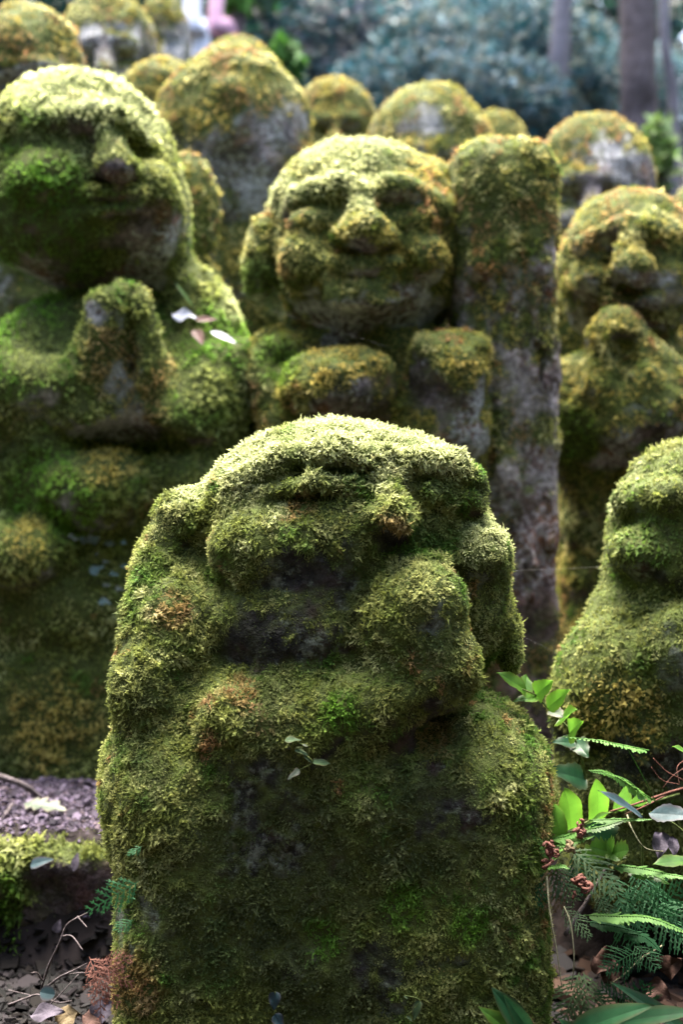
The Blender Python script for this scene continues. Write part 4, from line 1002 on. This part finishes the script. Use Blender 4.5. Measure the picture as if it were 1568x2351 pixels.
def fans(label, items, group='lacy fan ferns', name='lacy_fern'):
    root = empty(name, items[0][0], label, 'fern', group)
    for i, (b, t, n, w, m) in enumerate(items): lacy('frond', b, t, n, w, M[m], root, 9, i * 5 + 1)
    return root
fans('grey green lacy fan drooping under the curled rusty frond', [(P(1310, 1950, 1.46), P(1420, 2020, 1.42), (.2, -.8, .6), .070, 'leaf_sage'), (P(1320, 1950, 1.46), P(1350, 2040, 1.43), (.1, -.9, .4), .05, 'leaf_teal')])
fans('tan and green lacy fan hanging on the right flank of the foremost figure', [(P(1260, 1985, 1.42), P(1290, 2080, 1.40), (.1, -.95, .3), .055, 'leaf_tan'), (P(1248, 2000, 1.42), P(1222, 2090, 1.40), (-.1, -.95, .3), .04, 'leaf_teal'), (P(1270, 1985, 1.42), P(1325, 2060, 1.40), (.1, -.95, .3), .05, 'leaf_sage')])
fans('dark teal lacy ferns massed under the long bright frond', [(P(1400, 2010, 1.49), P(1440, 2090, 1.45), (.1, -.8, .6), .06, 'leaf_teal'), (P(1440, 2030, 1.49), P(1500, 2110, 1.45), (.2, -.8, .6), .07, 'leaf_teal'), (P(1480, 2020, 1.49), P(1550, 2090, 1.45), (.2, -.7, .7), .06, 'leaf_teal'), (P(1500, 2090, 1.49), P(1580, 2150, 1.45), (.2, -.7, .7), .07, 'leaf_teal'), (P(1420, 2060, 1.5), P(1460, 2150, 1.46), (0, -.8, .6), .06, 'leaf_teal'), (P(1460, 1990, 1.49), P(1490, 2055, 1.46), (0, -.8, .6), .05, 'leaf_teal')])
fans('teal lacy frond spreading upright near the right edge', [(P(1480, 2100, 1.47), P(1555, 2040, 1.43), (0, -.85, .5), .06, 'leaf_teal'), (P(1500, 2080, 1.47), P(1580, 2100, 1.43), (0, -.85, .5), .06, 'leaf_teal')])
fans('single pale lacy frond pointing right on the mossy flank', [(P(1290, 2080, 1.43), P(1355, 2135, 1.40), (0, -.7, .7), .034, 'leaf_sage'), (P(1370, 2050, 1.46), P(1400, 2100, 1.43), (0, -.8, .5), .03, 'leaf_sage')])
fans('low teal lacy fan beneath the lowest long frond', [(P(1460, 2185, 1.46), P(1410, 2205, 1.42), (0, -.8, .5), .05, 'leaf_teal'), (P(1455, 2170, 1.46), P(1500, 2200, 1.42), (0, -.8, .5), .04, 'leaf_teal')])
fans('dim sage lacy clump low on the bank', [(P(1330, 2230, 1.50), P(1300, 2340, 1.46), (0, -.9, .4), .06, 'leaf_sage'), (P(1340, 2230, 1.50), P(1360, 2340, 1.46), (0, -.9, .4), .06, 'leaf_sage')])
fans('dark green lacy clump above the broad bottom blades', [(P(1440, 2330, 1.46), P(1405, 2280, 1.43), (0, -.9, .4), .05, 'leaf_dark'), (P(1450, 2330, 1.46), P(1480, 2280, 1.43), (0, -.9, .4), .05, 'leaf_dark')])
# small lobed herb
root = empty('lobed_herb', P(1410, 1970, 1.50), 'small herb with lobed yellow green leaves in the dark gap', 'plant')
for i, (x, y) in enumerate([(1375, 1950), (1390, 1930), (1415, 1925), (1440, 1938), (1425, 1960), (1385, 1972)]):
    leaf('leaf', P(1405, 1958, 1.48), P(x - 20 + (x - 1405) * .5, y + 10, 1.455), (0, -.9, .5), .022, M['leaf_mid'], root, shape='round', tooth=.35, nteeth=5, seed=i)

def curled(label, x, y, d, w, h, turns, mat, seed):
    root = empty('curled_frond', P(x, y + h / 2, d + .02), label, 'dry frond', 'curled dry fronds'); r = np.random.default_rng(seed)
    for k in range(10):
        c = P(x + r.uniform(-.35, .35) * w, y + r.uniform(-.5, .5) * h, d + r.uniform(-.006, .006)); ax = norm(r.normal(size=3)); u = norm(np.cross(ax, r.normal(size=3))); v = np.cross(ax, u)
        rad = w * d / FPX * r.uniform(.14, .3); tn = turns * r.uniform(.5, 1.0); pts = []
        for i in range(12):
            t = i / 11; a = t * tn * 2 * math.pi; rr = rad * (1.15 - .85 * t); pts.append(c + u * rr * math.cos(a) + v * rr * math.sin(a) + ax * rad * (t - .5) * 1.2)
        tube('curl', pts, .0016, .0009, mat, root, 22, 6, .3)
    return root
curled('tightly curled rusty pink frond tip beneath the upright lime leaflets', 1330, 1897, 1.42, 34, 40, 1.6, M['leaf_rust'], 1)
curled('larger curled rusty pink frond on the mossy flank below', 1332, 2026, 1.40, 42, 52, 1.6, M['leaf_rust'], 2)
curled('tan spiral frond tip like a small snail shell', 1310, 1940, 1.42, 24, 22, 2.2, M['leaf_tan'], 3)
curled('brown curled frond hanging over the tan lacy fan', 1262, 1960, 1.40, 44, 44, 1.2, M['leaf_rust'], 4)
twig_thing('straight grey stick leaning behind the curled rusty frond', [[P(1298, 2145, 1.44), P(1360, 2045, 1.47), P(1408, 1962, 1.50)]], M['twig'], r=.0024)
twig_thing('reddish brown root stretching left from the right edge', [[P(1600, 1800, 1.6), P(1525, 1822, 1.56), P(1450, 1848, 1.53), P(1400, 1862, 1.52)], [P(1540, 1818, 1.57), P(1480, 1850, 1.53), P(1435, 1868, 1.52)]], M['twig_red'], r=.0015)
twig_thing('tangle of fine red rootlets on the brown soil patch', [[P(1568, 1790, 1.56), P(1530, 1770, 1.55), P(1500, 1740, 1.54)], [P(1560, 1800, 1.55), P(1520, 1790, 1.54), P(1495, 1760, 1.54)], [P(1575, 1760, 1.55), P(1545, 1780, 1.54), P(1520, 1810, 1.54)], [P(1580, 1740, 1.56), P(1555, 1760, 1.55), P(1560, 1800, 1.54)]], M['twig_red'], r=.0008)
for i, (lab, pp) in enumerate([('long pale root strand hanging down the right flank of the foremost figure', [(1255, 2010, 1.40), (1262, 2090, 1.385), (1278, 2180, 1.38), (1290, 2265, 1.38)]), ('shorter pale root strand right of the long one', [(1295, 2080, 1.40), (1310, 2120, 1.39), (1318, 2200, 1.385), (1312, 2270, 1.39)]), ('looping thin stalk crossing the dark gap', [(1440, 1870, 1.52), (1450, 1900, 1.5), (1480, 1945, 1.49), (1530, 1955, 1.49)]), ('wavy thin root low on the bank', [(1520, 2170, 1.5), (1470, 2200, 1.48), (1440, 2230, 1.47), (1400, 2260, 1.47)])]):
    tag(tube('hanging_root', [P(*q) for q in pp], .0010, .0006, M['root'], None, 20, 5, .1), lab, 'root', 'hanging roots')
for i, (x, y, dx, dy, w, lab) in enumerate([(1365, 2195, 50, 26, .034, 'brown dead leaf leaning on the bank under the lacy fan'), (1380, 2240, 50, -20, .03, 'folded rusty brown dead leaf at the middle of the bank'), (1520, 2230, 40, -30, .03, 'dark dead leaf near the right edge of the bank'), (1490, 2260, 50, 30, .028, 'brown dead leaf just above the broad blades'), (1520, 1910, -8, 60, .022, 'withered grey leaf hanging in the dark gap at right'), (1545, 1920, 4, 50, .014, 'narrow withered strip hanging beside the grey one'), (1440, 2320, 60, -8, .026, 'flat dead leaf behind the broad blades')]):
    fallen('dead_leaf', lab, P(x, y, 1.50), P(x + dx, y + dy, 1.485), (.1 * i - .3, -.8, .5), w, M['leaf_grey' if 'grey' in lab else 'leaf_brown'], 'leaf', 'dead leaves on the bank', shape='ovate', wave=.15, curl=.15, seed=i)
def blades(label, items, group='broad bladed plants at the bottom'):
    root = empty('broad_bladed_plant', items[0][0], label, 'plant', group)
    for i, (b, t, n, w, m) in enumerate(items): leaf('blade', b, t, n, w, M[m], root, shape='lance', curl=.12, fold=.2, wave=.03, seed=i)
blades('broad dark green blades spreading along the bottom right corner', [(P(1350, 2420, 1.40), P(1300, 2335, 1.36), (.3, -.7, .7), .02, 'leaf_dark'), (P(1290, 2380, 1.40), P(1480, 2290, 1.34), (0, -.6, .8), .03, 'leaf_dark'), (P(1600, 2390, 1.44), P(1425, 2240, 1.40), (.3, -.6, .7), .02, 'leaf_dark'), (P(1400, 2350, 1.42), P(1590, 2305, 1.36), (0, -.6, .8), .024, 'leaf_dark'), (P(1420, 2330, 1.44), P(1560, 2390, 1.38), (.2, -.6, .8), .026, 'leaf_dark')])
blades('three pointed green blades rising at the bottom right of the foremost figure', [(P(1215, 2380, 1.36), P(1140, 2268, 1.34), (.2, -.8, .5), .024, 'leaf_dark'), (P(1200, 2390, 1.36), P(1110, 2310, 1.34), (.1, -.8, .6), .02, 'leaf_mid'), (P(1225, 2380, 1.36), P(1165, 2290, 1.335), (0, -.9, .4), .016, 'leaf_teal')])

# spider silk
M['silk'] = plain_material('spider_silk', (.25, .25, .25), (.3, .3, .3), 10)
for lab, pp in [('spider thread stretched from the foremost cheek to the right hand figure', [(1178, 1310, 1.47), (1280, 1306, 1.6), (1392, 1300, 1.72)]), ('spider thread slanting below the smiling figure chin', [(620, 712, 2.1), (760, 755, 2.1), (900, 800, 2.05)]), ('faint spider thread slanting across the right hand figure', [(1200, 1560 - 100, 1.6), (1300, 1510, 1.66)])]:
    tag(tube('spider_thread', [P(*q) for q in pp], (.00004), (.00004), M['silk'], None, 8, 4, 0), lab, 'spider thread', 'spider threads')

# ------------------------------------------------------------------ woodland behind
M['bg_leaf'] = tint_material('woodland_leaves', .55, .3, .35)
M['bark'] = plain_material('tree_bark', (.07, .055, .055), (.16, .13, .135), 18, .9, .15, .8, .02)
M['bark_pale'] = plain_material('pale_bark', (.17, .15, .165), (.27, .24, .265), 18, .85, .2, .5, .01)
M['trunk_white'] = plain_material('white_trunk', (.55, .56, .66), (.75, .76, .85), 18, .8, .2, .4, .01)  # trunk coloured near white
M['trunk_pink'] = plain_material('pink_trunk', (.48, .26, .36), (.66, .40, .50), 18, .8, .2, .4, .01)  # trunk coloured pink
def leaf_cloud(name, centre, rad, n, size, cols, seed, parent, hollow=.1, clump=.22):
    r = np.random.default_rng(seed); rad = np.array(rad); p = norm(r.normal(size=(n * 3, 3))) * (hollow + (1 - hollow) * r.random((n * 3, 1)) ** .5)
    k = fbm(p * 1.0, clump, seed, 2); p = p[k > np.quantile(k, .5)][:n]; n = len(p)
    w = np.array(centre) + p * rad
    nr = norm(r.normal(size=(n, 3)) + [0, -.3, .5]); a = norm(np.cross(nr, r.normal(size=(n, 3)))); b = np.cross(nr, a); sz = size * r.uniform(.6, 1.4, (n, 1))
    V = np.stack([w - a * sz, w + b * sz * .42, w + a * sz, w - b * sz * .42], 1) + (nr * sz * .12)[:, None] * np.array([0, 1, 0, 1])[None, :, None]
    F = np.arange(n * 4).reshape(n, 4); q = (fbm(w, max(rad) * .5, seed + 4, 2) * 1.6 + r.normal(0, .5, n)); ci = np.clip(((q + 1) / 2 * len(cols)).astype(int), 0, len(cols) - 1)
    cc = np.array(cols)[ci] * np.clip(r.lognormal(0, .38, (n, 1)), .4, 2.6)
    o = mesh_obj(name, V.reshape(-1, 3), F, M['bg_leaf'], parent, colors=np.clip(np.repeat(cc, 4, 0), 0, .85)); return tag(o, kind='stuff')
def gz(x, y): return float(ground_h(np.array([x]), np.array([y]))[0])
def bush(label, px, py, d, rad, n, size, cols, seed, group='shrubs behind the figures', name='shrub', cat='shrub'):
    c = P(px, py, d); base = np.array([c[0], c[1], gz(c[0], c[1])]); root = empty(name, base, label, cat, group)
    for k in range(4):
        a = k * 1.6 + seed; tube('stem', [base - [0, 0, .1], base * .5 + c * .5 + np.array([math.cos(a), math.sin(a), 0]) * .1 * rad[0], c + np.array([math.cos(a) * .55 * rad[0], math.sin(a) * .5 * rad[1], .3 * rad[2]])], .03, .008, M['bark'], root, 10, 6)
    leaf_cloud('foliage', c, rad, n, size, cols, seed, root); return root
SKY_SHEEN = [(.018, .085, .10), (.035, .105, .13), (.075, .15, .18), (.12, .18, .20), (.13, .145, .11), (.17, .24, .27), (.022, .09, .10)]  # pale blue-greens put the sky's reflection into the leaf colour
LIL2 = [(.028, .05, .075), (.065, .075, .11), (.025, .06, .07), (.105, .12, .16), (.012, .04, .045)]
DARKG = [(.010, .035, .035), (.014, .05, .045), (.02, .06, .04), (.008, .022, .03)]
GREEN = [(.03, .10, .015), (.05, .15, .02), (.08, .19, .035)]
BLUEG = [(.03, .09, .10), (.05, .14, .15), (.10, .20, .22), (.02, .06, .08)]
bush('shrub with silvery sky sheen in its leaf colour behind the thin leaning trunk', 1130, 190, 7.2, (.75, .6, .42), 13000, .028, SKY_SHEEN, 1)
bush('bluish lilac shrub left of the silvery one', 830, 175, 7.6, (.65, .6, .46), 10000, .028, LIL2 + SKY_SHEEN[:2], 2)
bush('low pale shrub behind the golden moss heads', 1010, 260, 6.4, (.62, .5, .30), 10000, .028, SKY_SHEEN, 3)
bush('pale shrub at the foot of the thick right trunk', 1430, 280, 7.6, (.7, .5, .40), 10000, .028, SKY_SHEEN + BLUEG[:2], 4)
bush('bright green shrub peeking beside the large dark faced head', 655, 150, 5.4, (.07, .08, .10), 160, .04, GREEN, 5)
bush('tuft of bright green leaves between the two pale trunks and the dark wood', 545, 8, 6.0, (.05, .06, .06), 90, .04, GREEN, 6)
bush('green grassy shrub at the right edge below the thick trunk', 1512, 360, 4.6, (.06, .08, .12), 180, .04, [(.08, .15, .03), (.12, .19, .05), (.15, .21, .10)], 7)
bush('dark blue green shrub at the upper right', 1350, 70, 8.6, (.75, .6, .5), 3200, .05, DARKG + BLUEG[:1], 8)
bush('dark evergreen shrub above the large dark faced head', 690, 30, 8.2, (.6, .6, .45), 2600, .05, DARKG, 9)
bush('teal shrub above the silvery one', 1010, 20, 9.0, (.9, .6, .4), 3000, .05, BLUEG, 10)
bush('dark evergreen shrub beyond the top left heads', 250, -20, 7.5, (1.1, .6, .5), 3000, .05, DARKG + GREEN[:1], 11)
def tree(label, pts, r0, r1, mat, seed, crown, cr, n, cols, group='trees behind the figures'):
    b = np.array(pts[0]); root = empty('tree', b, label, 'tree', group); path = [np.array(q) for q in pts] + [np.array(crown)]
    tube('trunk', path, r0, r1, mat, root, 26, 12, .05); r = np.random.default_rng(seed)
    for k in range(5):
        a = r.uniform(0, 6.28); s0 = np.array(crown) - [0, 0, r.uniform(.1, .9)]
        tube('limb', [s0, s0 + np.array([math.cos(a) * cr * .5, math.sin(a) * cr * .5, cr * .2]), s0 + np.array([math.cos(a) * cr * .95, math.sin(a) * cr * .95, cr * .55])], r1 * .6, .006, mat, root, 8, 6)
    leaf_cloud('crown', crown, (cr, cr, cr * .75), n, .06, cols, seed, root, clump=.35)
def tr(px0, py0, px1, py1, d):
    a, b = P(px0, py0, d), P(px1, py1, d); a[2] = gz(a[0], a[1]) - .05; return [a, P(px0, py0, d), b]
FOR = [(.03, .09, .02), (.05, .13, .03), (.08, .18, .04)]
tree('slim lilac grey tree trunk leaning slightly right of centre', tr(1281, 270, 1292, 0, 6.6), .052, .045, M['bark_pale'], 1, (1.25, 6.9, 5.2), 1.1, 2500, FOR)
tree('thick brown grey tree trunk at the upper right', tr(1468, 285, 1462, 0, 6.2), .085, .075, M['bark'], 2, (1.35, 6.6, 5.6), 1.3, 3000, FOR)
tree('thin pale trunk at the right edge beside the thick one', tr(1548, 250, 1525, 0, 6.8), .03, .024, M['bark_pale'], 3, (1.7, 7.2, 5.0), .8, 1500, FOR)
tree('white slim trunk at the top left of centre', tr(462, 110, 440, -20, 5.8), .040, .036, M['trunk_white'], 4, (-.7, 6.4, 4.9), .9, 1800, FOR)
tree('pinkish slim trunk right of the white one', tr(528, 100, 500, -20, 5.9), .034, .030, M['trunk_pink'], 5, (-.3, 6.9, 5.1), .9, 1800, FOR)
FAR_LABELS = ['leftmost dark evergreen of the far wood, behind the corner head', 'dark evergreen crown in the far wood behind the top left heads', 'dark evergreen crown in the far wood above the large dark faced head', 'dark evergreen crown in the far wood behind the slim leaning trunk', 'dark evergreen crown in the far wood right of the thick trunk', 'rightmost dark evergreen of the far wood at the photo edge']
for i, (px, d) in enumerate([(-400, 12), (200, 13), (700, 12.5), (1200, 13), (1750, 12), (2300, 13)]):
    q = P(px, 100, d); q[2] = gz(q[0], q[1]) - .1
    tree(FAR_LABELS[i], [q, q + np.array([.05, 0, 1.5])], .16, .10, M['bark'], 30 + i, q + np.array([.1, 0, 2.6]), 2.0, 3200, DARKG + FOR[:1], 'far dark evergreens')

# unseen wood added around the clearing on the viewer's side: one mass of foliage and trunks that keeps the low sky off the figures' fronts
def wood():
    r = np.random.default_rng(77); n = 17000
    az = R(1) * r.uniform(88, 272, n); rad = r.uniform(4.2, 7.0, n); z = r.uniform(0.0, 1.0, n) ** .85 * 4.7
    c = np.stack([np.sin(az) * rad, 1.5 + np.cos(az) * rad, z], 1); k = fbm(c, 1.6, 3, 2); c = c[k > -.25]; n = len(c)
    nr = norm(r.normal(size=(n, 3))); a = norm(np.cross(nr, r.normal(size=(n, 3)))); b = np.cross(nr, a); sz = r.uniform(.14, .34, (n, 1))
    V = np.stack([c - a * sz, c + b * sz * .5, c + a * sz, c - b * sz * .5], 1).reshape(-1, 3); F = np.arange(n * 4).reshape(n, 4)
    cols = np.repeat(np.array([[.03, .07, .02]]) * r.uniform(.5, 1.6, (n, 1)), 4, 0); VV, FF, CC = [V], [F], [cols]; off = len(V)
    for i in range(11):
        t = R(92 + 17 * i); q = np.array([math.sin(t) * 5.4, 1.5 + math.cos(t) * 5.4, -.1]); v, f = tube_geo(np.array([q + [0, 0, h] for h in np.linspace(0, 4.7, 8)]), .16, .07, 8)
        VV.append(v); FF.append(np.array([x for x in f if len(x) == 4]) + off); CC.append(np.repeat([[.07, .05, .045]], len(v), 0)); off += len(v)
    n2 = 5200; az = R(1) * np.concatenate([r.uniform(272, 331, n2 // 2), r.uniform(29, 88, n2 // 2)]); rad = r.uniform(4.4, 8.0, n2); z = gz(0, 5) * (np.cos(az) > .3) + r.uniform(0, 1, n2) * 3.4
    c = np.stack([np.sin(az) * rad, 1.5 + np.cos(az) * rad, z], 1); nr = norm(r.normal(size=(n2, 3))); a = norm(np.cross(nr, r.normal(size=(n2, 3)))); b = np.cross(nr, a); sz = r.uniform(.08, .2, (n2, 1))
    V = np.stack([c - a * sz, c + b * sz * .5, c + a * sz, c - b * sz * .5], 1).reshape(-1, 3); VV.append(V); FF.append(np.arange(n2 * 4).reshape(n2, 4) + off); CC.append(np.repeat(np.array([[.03, .075, .03]]) * r.uniform(.4, 1.8, (n2, 1)), 4, 0))
    tag(mesh_obj('woodland_screen', np.concatenate(VV), np.concatenate(FF), M['bg_leaf'], colors=np.concatenate(CC)), 'unseen wood added around the viewer side to block low sky', None, None, 'stuff')
wood()
